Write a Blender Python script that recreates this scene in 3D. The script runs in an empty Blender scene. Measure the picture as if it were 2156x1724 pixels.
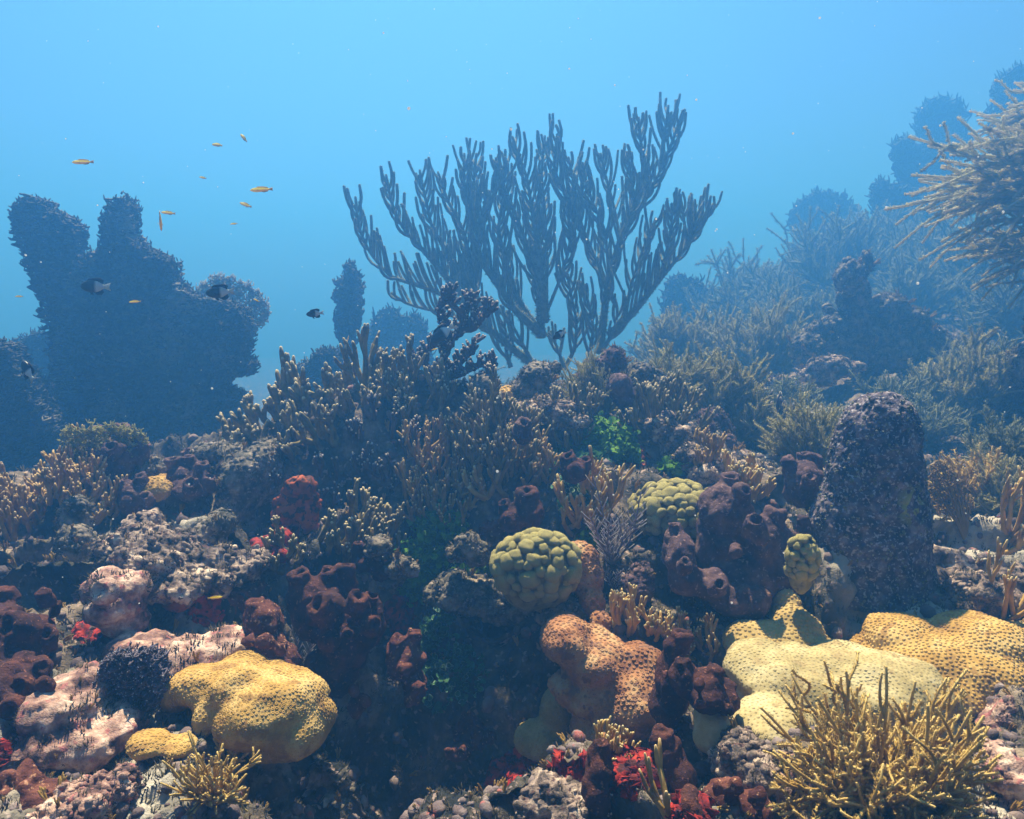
import bpy, math, random
import numpy as np
from mathutils import Vector, Matrix
from mathutils.bvhtree import BVHTree

S = bpy.context.scene
COL = S.collection
PI = math.pi

# ------------------------------------------------------------------ camera
PITCH = math.radians(-8.0)
TANH = 18.0 / 28.0
W0, H0 = 2156.0, 1724.0
cam_d = bpy.data.cameras.new('camera'); cam_d.lens = 28.0; cam_d.sensor_width = 36.0
cam_d.clip_start = 0.05; cam_d.clip_end = 200.0
cam = bpy.data.objects.new('camera', cam_d); COL.objects.link(cam)
cam.location = (0, 0, 0); cam.rotation_euler = (PI / 2 + PITCH, 0, 0)
S.camera = cam

# ------------------------------------------------------------------ light
SUN_EL, SUN_AZ = math.radians(62.0), math.radians(-8.0)     # azimuth from +Y, towards +X positive
w = bpy.data.worlds.new('World'); S.world = w; w.use_nodes = True
nt = w.node_tree; nt.nodes.clear()
sky = nt.nodes.new('ShaderNodeTexSky'); sky.sky_type = 'NISHITA'; sky.sun_disc = False
sky.sun_elevation = SUN_EL; sky.sun_rotation = SUN_AZ
wt = nt.nodes.new('ShaderNodeMix'); wt.data_type = 'RGBA'; wt.blend_type = 'MULTIPLY'; wt.inputs[0].default_value = 1.0
wt.inputs[7].default_value = (0.68, 0.76, 1.0, 1)            # light that has come down through the water
bg = nt.nodes.new('ShaderNodeBackground'); bg.inputs[1].default_value = 0.025
wo = nt.nodes.new('ShaderNodeOutputWorld')
nt.links.new(sky.outputs[0], wt.inputs[6]); nt.links.new(wt.outputs[2], bg.inputs[0]); nt.links.new(bg.outputs[0], wo.inputs[0])
sun_d = bpy.data.lights.new('sun', 'SUN'); sun_d.energy = 5.0; sun_d.angle = math.radians(1.0); sun_d.color = (1.0, 0.93, 0.80)
sun = bpy.data.objects.new('sun', sun_d); COL.objects.link(sun)
sdir = Vector((math.sin(SUN_AZ) * math.cos(SUN_EL), math.cos(SUN_AZ) * math.cos(SUN_EL), math.sin(SUN_EL)))
sun.rotation_euler = (-sdir).to_track_quat('-Z', 'Y').to_euler()
S.view_settings.view_transform = 'Standard'; S.view_settings.look = 'None'
S.view_settings.exposure = 1.82; S.view_settings.gamma = 1.0; S.view_settings.use_curve_mapping = False
S.cycles.volume_bounces = 2; S.cycles.max_bounces = 5; S.cycles.diffuse_bounces = 2
S.cycles.transparent_max_bounces = 4; S.cycles.use_denoising = True

# ------------------------------------------------------------------ helpers
rs = np.random.RandomState(7)
UP = np.array([0., 0., 1.])

def P(px, py, y):
    """photograph pixel (2156 x 1724 frame) at distance y -> point in the scene"""
    u = (px / W0 * 2 - 1) * TANH
    v = (1 - py / H0 * 2) * TANH * H0 / W0
    cp, sp = math.cos(PITCH), math.sin(PITCH)
    dy, dz = cp - v * sp, sp + v * cp
    k = y / dy
    return np.array([u * k, y, dz * k])

def WY(y):
    """stretches the distances behind the mound's crest"""
    return y if y < 2.4 else 2.4 + (y - 2.4) * 1.9

def M(y):
    """metres per photograph pixel at distance y"""
    return 2 * TANH * y / W0

_perm = np.random.RandomState(3).permutation(256); _perm = np.concatenate([_perm, _perm, _perm])
_grad = np.random.RandomState(4).normal(size=(256, 3)); _grad /= np.linalg.norm(_grad, axis=1)[:, None]

def noise(p):
    p = np.asarray(p, float); i = np.floor(p).astype(int); f = p - i; i &= 255
    u = f * f * f * (f * (f * 6 - 15) + 10)
    out = 0
    for dx in (0, 1):
        for dy in (0, 1):
            for dz in (0, 1):
                h = _perm[_perm[_perm[i[..., 0] + dx] + i[..., 1] + dy] + i[..., 2] + dz]
                g = _grad[h]
                d = (g[..., 0] * (f[..., 0] - dx) + g[..., 1] * (f[..., 1] - dy) + g[..., 2] * (f[..., 2] - dz))
                wx = u[..., 0] if dx else 1 - u[..., 0]
                wy = u[..., 1] if dy else 1 - u[..., 1]
                wz = u[..., 2] if dz else 1 - u[..., 2]
                out = out + d * wx * wy * wz
    return out

def fbm(p, o=3, lac=2.1, gain=0.5):
    a, s, r = 1.0, 1.0, 0
    for k in range(o):
        r = r + a * noise(p * s + 17.3 * k); a *= gain; s *= lac
    return r

def nrm(v):
    return v / np.maximum(np.linalg.norm(v, axis=-1, keepdims=True), 1e-9)

def frame(n):
    n = nrm(np.asarray(n, float)); a = np.where(np.abs(n[..., 2:3]) < 0.9, UP, np.array([1., 0, 0]))
    t = nrm(np.cross(a, n)); b = np.cross(n, t)
    return t, b, n

class MB:
    """collects geometry for ONE mesh; 'tone' is a 0..1 value per vertex that the material reads (pale tips, dark pits)"""
    def __init__(s): s.v, s.q, s.t, s.tone, s.n = [], [], [], [], 0
    def add(s, v, q=None, t=None, tone=None):
        v = np.asarray(v, float).reshape(-1, 3)
        if q is not None and len(q): s.q.append(np.asarray(q).reshape(-1, 4) + s.n)
        if t is not None and len(t): s.t.append(np.asarray(t).reshape(-1, 3) + s.n)
        s.v.append(v); s.tone.append(np.zeros(len(v)) if tone is None else np.broadcast_to(np.asarray(tone, float).reshape(-1), (len(v),)))
        s.n += len(v)
    def inst(s, tmpl, loc, nor, scale, tone_mul=1.0, spin=None):
        """many copies of a small template oriented along nor"""
        v, q, t, tn = tmpl; loc = np.asarray(loc, float); k = len(loc)
        if k == 0: return
        a, b, n = frame(nor)
        sp = rs.uniform(0, 2 * PI, k) if spin is None else spin
        c, sn = np.cos(sp)[:, None], np.sin(sp)[:, None]
        a, b = a * c + b * sn, b * c - a * sn
        sc = np.asarray(scale, float)
        if sc.ndim < 2: sc = np.repeat(np.broadcast_to(sc, (k,))[:, None], 3, 1)
        V = (loc[:, None] + a[:, None] * (v[None, :, 0:1] * sc[:, None, 0:1]) + b[:, None] * (v[None, :, 1:2] * sc[:, None, 1:2])
             + n[:, None] * (v[None, :, 2:3] * sc[:, None, 2:3]))
        off = (np.arange(k) * len(v))[:, None, None]
        T = np.broadcast_to(np.asarray(tn)[None], (k, len(v))) * np.broadcast_to(np.asarray(tone_mul), (k,))[:, None]
        s.add(V, (q[None] + off) if len(q) else None, (t[None] + off) if len(t) else None, T)
    def tubes(s, Pt, R, sides=6, tone=None, tip=0.8):
        Pt = np.asarray(Pt, float); n, K = Pt.shape[:2]
        if n == 0: return
        R = np.broadcast_to(np.asarray(R, float), (n, K))
        T = nrm(np.gradient(Pt, axis=1)); mt = nrm(T.mean(axis=1))
        ref = frame(mt)[0][:, None]
        u = nrm(np.cross(T, np.broadcast_to(ref, T.shape))); vv = np.cross(T, u)
        ang = np.arange(sides) * 2 * PI / sides
        ring = (u[:, :, None] * np.cos(ang)[None, None, :, None] + vv[:, :, None] * np.sin(ang)[None, None, :, None]) * R[:, :, None, None] + Pt[:, :, None]
        tipp = Pt[:, -1] + T[:, -1] * R[:, -1:] * tip
        V = np.concatenate([ring.reshape(n, K * sides, 3), tipp[:, None]], 1)
        nv = K * sides + 1
        k, j = np.meshgrid(np.arange(K - 1), np.arange(sides), indexing='ij')
        j2 = (j + 1) % sides
        Q = np.stack([k * sides + j, k * sides + j2, (k + 1) * sides + j2, (k + 1) * sides + j], -1).reshape(-1, 4)
        jj = np.arange(sides)
        Tr = np.stack([(K - 1) * sides + jj, (K - 1) * sides + (jj + 1) % sides, np.full(sides, nv - 1)], -1)
        off = (np.arange(n) * nv)[:, None, None]
        tn = np.zeros((n, K)) if tone is None else np.broadcast_to(np.asarray(tone, float), (n, K))
        TT = np.concatenate([np.repeat(tn, sides, axis=1), tn[:, -1:]], 1)
        s.add(V, Q[None] + off, Tr[None] + off, TT)
    def mesh(s, name, mat, origin=(0, 0, 0), smooth=True):
        V = np.concatenate(s.v) - np.asarray(origin, float)
        Q = np.concatenate(s.q) if s.q else np.zeros((0, 4), int); T = np.concatenate(s.t) if s.t else np.zeros((0, 3), int)
        me = bpy.data.meshes.new(name); me.vertices.add(len(V)); me.vertices.foreach_set('co', V.astype(np.float32).ravel())
        nl = Q.size + T.size; me.loops.add(nl); me.loops.foreach_set('vertex_index', np.concatenate([Q.ravel(), T.ravel()]).astype(np.int32))
        me.polygons.add(len(Q) + len(T))
        st = np.concatenate([np.arange(len(Q)) * 4, Q.size + np.arange(len(T)) * 3]).astype(np.int32)
        me.polygons.foreach_set('loop_start', st)
        me.update(calc_edges=True); me.validate()
        a = me.attributes.new('tone', 'FLOAT', 'POINT'); a.data.foreach_set('value', np.concatenate(s.tone).astype(np.float32))
        if smooth: me.polygons.foreach_set('use_smooth', np.ones(len(me.polygons), bool))
        me.materials.append(mat)
        return me
    def obj(s, name, mat, parent=None, origin=(0, 0, 0), smooth=True):
        o = bpy.data.objects.new(name, s.mesh(name, mat, origin, smooth)); COL.objects.link(o)
        if parent is not None: o.parent = parent
        else: o.location = origin
        return o

def tag(o, label, cat, group=None, kind=None):
    o['label'] = label; o['category'] = cat
    if group: o['group'] = group
    if kind: o['kind'] = kind
    return o

def thing(name, label, cat, loc, group=None):
    o = bpy.data.objects.new(name, None); COL.objects.link(o); o.location = tuple(loc); o.empty_display_size = 0.03
    return tag(o, label, cat, group)

def copy_thing(o, loc, rot, scale, label):
    r = o.copy(); COL.objects.link(r); r.location = tuple(loc); r.rotation_euler = rot; r.scale = (scale,) * 3; r['label'] = label
    for ch in list(o.children):
        c = ch.copy(); COL.objects.link(c); c.parent = r
    return r

# ------------------------------------------------------------------ materials
def mat(name, cols, scale=30., tip=None, tip0=0.0, tip1=1.0, bump=0.5, bscale=120., rough=0.85, spec=0.15, transl=0.0, speck=None, speck_scale=90., speck_at=0.62):
    m = bpy.data.materials.new(name); m.use_nodes = True
    n, L = m.node_tree.nodes, m.node_tree.links
    b = n['Principled BSDF']; out = n['Material Output']
    b.inputs['Roughness'].default_value = rough; b.inputs['Specular IOR Level'].default_value = spec
    tc = n.new('ShaderNodeTexCoord'); oi = n.new('ShaderNodeObjectInfo')
    ad = n.new('ShaderNodeVectorMath'); ad.operation = 'MULTIPLY_ADD'; ad.inputs[1].default_value = (1, 1, 1)
    L.new(tc.outputs['Object'], ad.inputs[0])
    mr = n.new('ShaderNodeVectorMath'); mr.operation = 'SCALE'; mr.inputs[0].default_value = (13.1, 7.7, 21.3)
    L.new(oi.outputs['Random'], mr.inputs['Scale']); L.new(mr.outputs[0], ad.inputs[2])
    nz = n.new('ShaderNodeTexNoise'); nz.inputs['Scale'].default_value = scale; nz.inputs['Detail'].default_value = 5; nz.inputs['Roughness'].default_value = 0.65
    L.new(ad.outputs[0], nz.inputs['Vector'])
    rp = n.new('ShaderNodeValToRGB'); el = rp.color_ramp.elements
    k = len(cols)
    pos = [0.36 + 0.28 * i / max(1, k - 1) for i in range(k)]
    el[0].position = pos[0]; el[0].color = (*cols[0], 1); el[1].position = pos[-1]; el[1].color = (*cols[-1], 1)
    for i in range(1, k - 1):
        e = el.new(pos[i]); e.color = (*cols[i], 1)
    L.new(nz.outputs['Fac'], rp.inputs[0]); c = rp.outputs[0]
    if speck is not None:
        n2 = n.new('ShaderNodeTexNoise'); n2.inputs['Scale'].default_value = speck_scale; n2.inputs['Detail'].default_value = 3
        L.new(ad.outputs[0], n2.inputs['Vector'])
        mp = n.new('ShaderNodeMapRange'); mp.inputs[1].default_value = speck_at - 0.03; mp.inputs[2].default_value = speck_at + 0.03
        L.new(n2.outputs['Fac'], mp.inputs[0])
        mx = n.new('ShaderNodeMix'); mx.data_type = 'RGBA'; mx.inputs[7].default_value = (*speck, 1)
        L.new(mp.outputs[0], mx.inputs[0]); L.new(c, mx.inputs[6]); c = mx.outputs[2]
    if tip is not None:
        at = n.new('ShaderNodeAttribute'); at.attribute_name = 'tone'
        mp = n.new('ShaderNodeMapRange'); mp.inputs[1].default_value = tip0; mp.inputs[2].default_value = tip1
        L.new(at.outputs['Fac'], mp.inputs[0])
        mx = n.new('ShaderNodeMix'); mx.data_type = 'RGBA'; mx.inputs[7].default_value = (*tip, 1)
        L.new(mp.outputs[0], mx.inputs[0]); L.new(c, mx.inputs[6]); c = mx.outputs[2]
    L.new(c, b.inputs['Base Color'])
    if bump:
        bn = n.new('ShaderNodeTexNoise'); bn.inputs['Scale'].default_value = bscale; bn.inputs['Detail'].default_value = 4; bn.inputs['Roughness'].default_value = 0.7
        L.new(ad.outputs[0], bn.inputs['Vector'])
        bu = n.new('ShaderNodeBump'); bu.inputs['Strength'].default_value = bump; bu.inputs['Distance'].default_value = 0.6 / bscale
        L.new(bn.outputs['Fac'], bu.inputs['Height']); L.new(bu.outputs[0], b.inputs['Normal'])
    if transl:
        tr = n.new('ShaderNodeBsdfTranslucent'); L.new(c, tr.inputs[0]); ms = n.new('ShaderNodeMixShader'); ms.inputs[0].default_value = transl
        L.new(b.outputs[0], ms.inputs[1]); L.new(tr.outputs[0], ms.inputs[2]); L.new(ms.outputs[0], out.inputs[0])
    return m

# ------------------------------------------------------------------ the reef ground
ctrl = [
 (0,1724,.95),(200,1724,.95),(400,1724,1.0),(600,1724,1.2),(800,1700,1.65),(960,1690,1.6),(1060,1650,1.16),(1180,1620,1.16),(1330,1625,1.10),(1150,1724,1.02),(1300,1724,1.05),(1450,1724,1.0),(1700,1724,.95),(2000,1724,.92),(2156,1724,.9),
 (0,1480,1.15),(150,1550,1.1),(300,1580,1.12),(500,1590,1.2),(650,1570,1.35),(850,1550,1.85),(1050,1500,1.85),(1200,1560,1.5),(1350,1560,1.36),(1500,1520,1.30),(1700,1500,1.35),(1900,1520,1.3),(2156,1560,1.18),
 (0,1350,1.35),(200,1350,1.35),(400,1370,1.38),(560,1390,1.45),(750,1390,1.7),(950,1380,1.85),(1100,1350,1.82),(1300,1380,1.52),(1450,1330,1.55),(1600,1350,1.55),(1750,1400,1.5),(1900,1330,1.55),(2156,1330,1.55),
 (0,1200,1.6),(150,1180,1.65),(330,1200,1.58),(500,1200,1.65),(700,1220,1.72),(900,1230,1.76),(1100,1240,1.74),(1300,1230,1.7),(1500,1230,1.7),(1700,1230,1.65),(1850,1230,1.66),(2050,1200,1.72),(2156,1180,1.8),
 (0,1080,1.9),(200,1030,2.0),(330,1070,1.9),(450,1060,1.95),(600,1080,2.0),(800,1070,2.03),(640,1150,1.86),(800,1150,1.87),(1000,1080,1.86),(1200,1050,1.95),(1400,1060,1.95),(1600,1060,1.95),(1700,1010,2.1),(1900,1080,2.0),(2050,1080,2.05),(2156,1080,2.1),
 (-200,1060,2.1),(0,1020,2.12),(200,960,2.2),(330,985,2.15),(480,960,2.2),(580,930,2.18),(700,920,2.13),(900,950,2.10),(1100,930,2.15),(1300,930,2.25),(1450,900,2.4),(1600,960,2.5),(1720,950,2.5),(2000,970,2.6),(2156,950,2.7),
 (640,870,2.25),(750,825,2.25),(900,820,2.35),(1050,830,2.4),(1200,830,2.5),(1350,825,2.6),(1500,860,2.9),(1650,840,3.2),(1800,790,3.4),(2000,800,3.5),(2156,820,3.5),
 (1500,780,3.6),(1700,730,3.8),(1850,680,4.0),(2000,660,4.3),(2156,600,4.5),(1450,740,4.4),(1650,680,4.8),(1900,580,5.2),(2156,470,5.2),(2400,400,5.2),
 (2400,1724,.9),(2500,1300,1.5),(2500,1000,2.5),(2600,700,4.0),(-300,1724,.95),(-300,1450,1.3),(-300,1200,1.7)]
cp = np.array([P(a, b, WY(c)) for a, b, c in ctrl])
extra = np.array([(-2.2,3,-1.0),(-1.2,2.9,-.85),(-.5,3.0,-.8),(.2,3.05,-.42),(.7,3.2,-.5),(-3,4.5,-1.3),(-1,4.5,-1.2),(.5,4.6,-1.0),(1.2,5.2,-.6),(0,7,-1.5),(-5,7,-1.6),(2,7,-.9),(4,7,.3),(6,6,.7),(6,9,.2),
  (0,12,-1.9),(6,12,-1.0),(-8,12,-2),(10,16,-1),(0,17,-2.2),(-14,17,-2.2),(15,17,-1.),(-1.5,.4,-.85),(0,.4,-.95),(1.5,.4,-.8),(-3,1.5,-.9),(3,1.5,-.5),(5,3,.1)])
extra[:, 1] = [WY(a) for a in extra[:, 1]]; extra[:, 0] *= np.maximum(1, extra[:, 1] / 5)
cp = np.concatenate([cp, extra])
def _kern(a, b): return -np.sqrt(((a[:, None] - b[None]) ** 2).sum(-1) + 0.004)
_A = _kern(cp[:, :2], cp[:, :2]); _n = len(cp)
_A = np.block([[_A + 0.006 * np.eye(_n), np.ones((_n, 1))], [np.ones((1, _n)), np.zeros((1, 1))]])
_wt = np.linalg.solve(_A, np.concatenate([cp[:, 2], [0]]))
def ground_h(xy):
    out = np.zeros(len(xy))
    for i in range(0, len(xy), 40000):
        out[i:i + 40000] = _kern(xy[i:i + 40000], cp[:, :2]) @ _wt[:-1] + _wt[-1]
    return out

m_reef = mat('reef_rock', [(.016,.018,.018),(.05,.044,.034),(.11,.085,.06),(.24,.18,.13)], scale=9., bump=0.9, bscale=70., speck=(.28,.20,.17), speck_scale=60., speck_at=.64,
             tip=(.46,.41,.34), tip0=.12, tip1=1.0)
NX, NY = 900, 760
yy = 0.35 * (30.0 / 0.35) ** np.linspace(0, 1, NY)
ss = np.linspace(-1, 1, NX)
GX = ss[None, :] * (0.88 * yy[:, None] + 0.55); GY = np.repeat(yy[:, None], NX, 1)
xy = np.stack([GX.ravel(), GY.ravel()], 1)
h = ground_h(xy)
ph = xy[:, 1] * 3.4 + 1.1 * noise(np.stack([xy[:, 0] * 2.3, xy[:, 1] * 1.6, xy[:, 0] * 0 + 3.3], 1)) * 2
fr = ph - np.floor(ph); st_ = np.clip(fr / .28, 0, 1); st_ = st_ * st_ * (3 - 2 * st_) - fr - .3      # worn ledges: steep fronts, flat tops
h = h + .085 * st_ * np.clip((xy[:, 1] - .5) * 2, 0, 1) * np.clip(3.6 - xy[:, 1], .25, 1)
V = np.concatenate([xy, h[:, None]], 1)
G3 = V.reshape(NY, NX, 3)
nv = nrm(np.cross(np.gradient(G3, axis=1), np.gradient(G3, axis=0))).reshape(-1, 3)
d = 0.062 * (np.abs(noise(V * 5.0)) * 2 - .5) + 0.022 * fbm(V * 13.0, 2) - 0.030 * np.abs(noise(V * 19.0 + 5)) + 0.012 * fbm(V * 45, 2) - 0.008 * np.abs(noise(V * 80 + 9))
V2 = V + nv * d[:, None]
V2[:, 0] += 0.02 * noise(V * 9 + 31); V2[:, 1] += 0.02 * noise(V * 9 + 57)
def zone(px, py, y, r):
    c = P(px, py, WY(y)); return np.exp(-((V[:, :2] - c[None, :2]) ** 2).sum(1) / (r * r))
sand = 0
for z in ((2080,1150,1.85,.22),(1960,1280,1.55,.13),(1570,970,2.45,.24),(1480,930,2.35,.16),(1640,900,2.7,.2),(1850,1230,1.66,.12),(1680,840,3.1,.2),(1120,830,2.45,.1),(300,1130,1.75,.14),(370,1090,1.85,.12),(200,1530,1.12,.16),(420,1370,1.35,.14),(250,1690,.98,.12),(2100,1650,.95,.08),(1450,1640,1.05,.07),(950,1180,1.78,.05)):
    sand = np.maximum(sand, zone(*z))
g = MB()
idx = np.arange(NX * NY).reshape(NY, NX)
g.add(V2, np.stack([idx[:-1, :-1], idx[:-1, 1:], idx[1:, 1:], idx[1:, :-1]], -1), None, np.clip(sand * (0.85 + 1.0 * fbm(V * 22, 3)), 0, 1))
terrain = g.obj('reef_ground', m_reef); terrain['kind'] = 'structure'; terrain['label'] = 'lumpy grey and mauve reef rock the corals grow on'
BVH = BVHTree.FromObject(terrain, bpy.context.evaluated_depsgraph_get())
def hit(px, py):
    """where the sight line of a photograph pixel meets the reef"""
    dv = Vector(P(px, py, 1.0)).normalized()
    l, n, i, dd = BVH.ray_cast(Vector((0, 0, 0)), dv)
    if l is None: return P(px, py, 4.0), UP.copy()
    n = np.array(n); n = n if n @ -np.array(dv) > 0 else -n
    return np.array(l), n
def hit_near(px, py, ymax=2.75):
    for k in range(40):
        c, n = hit(px, py + 6 * k)
        if c[1] < ymax: break
    return c, n
def drop(p, up=0.4):
    l, n, i, dd = BVH.ray_cast(Vector(p) + Vector((0, 0, up)), Vector((0, 0, -1)))
    return (np.array(l) if l is not None else np.asarray(p, float))
def snap(p):
    l, n, i, dd = BVH.find_nearest(Vector(p))
    n = np.array(n); n = n if n[2] > -0.2 else -n
    return np.array(l), n

# ------------------------------------------------------------------ the water
def water():
    me = bpy.data.meshes.new('haze'); x0, x1, y0, y1, z0, z1 = -28., 28., -3., 31., -5.2, HAZE_TOP
    v = [(x, y, z) for z in (z0, z1) for y in (y0, y1) for x in (x0, x1)]
    me.from_pydata(v, [], [(0, 2, 3, 1), (4, 5, 7, 6), (0, 1, 5, 4), (2, 6, 7, 3), (0, 4, 6, 2), (1, 3, 7, 5)])
    o = bpy.data.objects.new('haze', me); COL.objects.link(o); o['kind'] = 'stuff'; o['label'] = 'clear blue sea water filling the whole view'
    m = bpy.data.materials.new('sea_water'); m.use_nodes = True; n = m.node_tree.nodes; n.clear()
    pv = n.new('ShaderNodeVolumePrincipled'); pv.inputs['Color'].default_value = (*HAZE_COL, 1); pv.inputs['Density'].default_value = HAZE_D
    pv.inputs['Absorption Color'].default_value = (0.158, 0.158, 0.0, 1); pv.inputs['Anisotropy'].default_value = HAZE_G
    om = n.new('ShaderNodeOutputMaterial'); m.node_tree.links.new(pv.outputs[0], om.inputs['Volume']); me.materials.append(m)
HAZE_TOP, HAZE_COL, HAZE_D, HAZE_G = 3.2, (0.055, 0.243, 0.60), 0.150, 0.55
water()

# ------------------------------------------------------------------ templates and shape makers
def sphere_t(nu=8, nw=5, tone=None):
    v = [(0, 0, 1.)]; 
    for i in range(1, nw):
        a = PI * i / nw
        for j in range(nu): v.append((math.sin(a) * math.cos(2 * PI * j / nu), math.sin(a) * math.sin(2 * PI * j / nu), math.cos(a)))
    v.append((0, 0, -1.)); q, t = [], []
    for i in range(nw - 2):
        for j in range(nu):
            a, b = 1 + i * nu + j, 1 + i * nu + (j + 1) % nu; q.append((a, a + nu, b + nu, b))
    for j in range(nu):
        t.append((0, 1 + j, 1 + (j + 1) % nu)); l = 1 + (nw - 2) * nu; t.append((len(v) - 1, l + (j + 1) % nu, l + j))
    v = np.array(v); return v, np.array(q), np.array(t), (np.zeros(len(v)) if tone is None else tone(v))
def rings_t(prof, n=8, tones=None, close=True):
    """lathe template: prof = [(r, z)...]"""
    a = np.arange(n) * 2 * PI / n
    v = np.concatenate([np.stack([r * np.cos(a), r * np.sin(a), np.full(n, z)], 1) for r, z in prof])
    q = [(i * n + j, i * n + (j + 1) % n, (i + 1) * n + (j + 1) % n, (i + 1) * n + j) for i in range(len(prof) - 1) for j in range(n)]
    t = []
    tn = np.repeat(np.array(tones if tones is not None else [0] * len(prof), float), n)
    if close:
        v = np.concatenate([v, [(0, 0, prof[-1][1])]]); k = len(v) - 1; b = (len(prof) - 1) * n
        t = [(b + j, b + (j + 1) % n, k) for j in range(n)]; tn = np.append(tn, tn[-1])
    return v, np.array(q), np.array(t), tn
CRATER = rings_t([(1.0, -.12), (.82, .42), (.55, .5), (.34, .26)], 7, [.35, 1., .8, 0.])
BUMP = rings_t([(1.0, -.15), (.8, .4), (.35, .62)], 6, [.3, .7, 1.])
HAIR = (np.array([(-.5, 0, 0), (.5, 0, 0), (0, .35, 1.), (0, .6, 0)]), np.zeros((0, 4), int), np.array([(0, 1, 2), (1, 3, 2), (3, 0, 2)]), np.array([.2, .2, 1., .2]))
NUB = rings_t([(1., -.1), (.85, .6), (.5, 1.)], 5, [0, .6, 1.])
_la = np.arange(7) * 2 * PI / 7
LEAF = (np.concatenate([np.stack([np.cos(_la), np.sin(_la) + 1.0, .35 * np.cos(2 * _la) + .25], 1), [(0, 1., 0.)]]), np.zeros((0, 4), int),
        np.array([(j, (j + 1) % 7, 7) for j in range(7)]), np.array([1.] * 7 + [.1]))
ROCKT = []
for _kk in range(4):
    _v, _q, _t, _n2 = sphere_t(8, 6); _v = _v * (1 + .7 * noise(_v * 1.4 + 31 * _kk))[:, None] * np.array([1, .8, .65]); ROCKT.append((_v, _q, _t, np.clip(.5 + noise(_v * 2 + 9 * _kk), 0, 1)))

def extract(o):
    dg = bpy.context.evaluated_depsgraph_get(); dg.update()
    me = bpy.data.meshes.new_from_object(o.evaluated_get(dg)); n = len(me.vertices)
    v = np.empty(n * 3, np.float32); me.vertices.foreach_get('co', v); v = v.reshape(-1, 3).astype(float)
    nn = np.empty(n * 3, np.float32); me.vertices.foreach_get('normal', nn); nn = nn.reshape(-1, 3).astype(float)
    pl = np.empty(len(me.polygons), np.int32); me.polygons.foreach_get('loop_total', pl)
    vi = np.empty(len(me.loops), np.int32); me.loops.foreach_get('vertex_index', vi)
    ls = np.empty(len(me.polygons), np.int32); me.polygons.foreach_get('loop_start', ls)
    q = vi[ls[pl == 4][:, None] + np.arange(4)] if (pl == 4).any() else np.zeros((0, 4), int)
    t = vi[ls[pl == 3][:, None] + np.arange(3)] if (pl == 3).any() else np.zeros((0, 3), int)
    bpy.data.meshes.remove(me); return v, nn, q, t

def remesh(mb, voxel, smooth=6):
    me = mb.mesh('lump', M_ANY); o = bpy.data.objects.new('lump', me); COL.objects.link(o)
    r = o.modifiers.new('r', 'REMESH'); r.mode = 'VOXEL'; r.voxel_size = voxel
    if smooth: s = o.modifiers.new('s', 'SMOOTH'); s.iterations = smooth; s.factor = .5
    out = extract(o); bpy.data.objects.remove(o); bpy.data.meshes.remove(me); return out
M_ANY = bpy.data.materials.new('plain')
SPH = sphere_t(16, 10)

def blob(parts, voxel, smooth=6, n_amp=.01, n_scale=12., fine=.002, fine_scale=70., tubes=(), seed=0):
    """smoothly joined lumps. parts: (centre, (rx, ry, rz)); tubes: open chimneys (base, dir, r, h). Returns v, normals, quads, tris"""
    mb = MB()
    for c, r in parts:
        r = np.broadcast_to(np.asarray(r, float), (3,)); v = SPH[0] * r; v = v * (1 + .18 * noise(SPH[0] * 1.7 + np.asarray(c) * 3 + seed))[:, None]
        mb.add(v + np.asarray(c), SPH[1], SPH[2])
    for b, dr, r, hh in tubes:
        prof = [(r * 1.35, -hh * .35), (r * 1.25, 0), (r * 1.0, hh * .6), (r * .98, hh * 1.05), (r * .80, hh * 1.25), (r * .56, hh * 1.2), (r * .48, hh * 1.0), (r * .38, hh * .4)]
        t = rings_t(prof, 14); bt = len(t[0]); v = np.concatenate([t[0], [(0, 0, -hh * .25)]])
        tri = np.concatenate([t[2], [(bt, (j + 1) % 14, j) for j in range(14)]])
        v[:, :2] *= (1 + .30 * noise(v * (1.0 / r) + seed + r * 900))[:, None]
        a, bb, n = frame(np.asarray(dr, float)[None]); v = v[:, :1] * a + v[:, 1:2] * bb + v[:, 2:3] * n
        mb.add(v + np.asarray(b), t[1], tri)
    v, n, q, t = remesh(mb, voxel, smooth)
    dd = n_amp * fbm(v * n_scale + seed, 2) + fine * fbm(v * fine_scale + seed, 2)
    return v + n * dd[:, None], n, q, t

def surf_points(v, n, q, t, spacing, dens=3.0, keep=None):
    """roughly even points over a surface"""
    tri = np.concatenate([q[:, :3], q[:, [0, 2, 3]], t]) if len(q) else t
    A, B, C = v[tri[:, 0]], v[tri[:, 1]], v[tri[:, 2]]
    ar = np.linalg.norm(np.cross(B - A, C - A), axis=1) / 2; k = int(ar.sum() / spacing ** 2 * dens)
    f = rs.choice(len(tri), k, p=ar / ar.sum()); a, b = rs.rand(k), rs.rand(k); m = a + b > 1; a[m], b[m] = 1 - a[m], 1 - b[m]
    p = A[f] + (B - A)[f] * a[:, None] + (C - A)[f] * b[:, None]; nn = nrm(n[tri[f]].mean(1))
    if keep is not None: k_ = keep(p, nn); p, nn = p[k_], nn[k_]
    seen, out = {}, []
    cell = np.floor(p / spacing).astype(int)
    for i in range(len(p)):
        c = tuple(cell[i]); ok = True
        for dx in (-1, 0, 1):
            for dy in (-1, 0, 1):
                for dz in (-1, 0, 1):
                    j = seen.get((c[0] + dx, c[1] + dy, c[2] + dz))
                    if j is not None and ((p[i] - p[j]) ** 2).sum() < spacing * spacing * .8: ok = False; break
                if not ok: break
            if not ok: break
        if ok: seen[c] = i; out.append(i)
    return p[out], nn[out]

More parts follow.
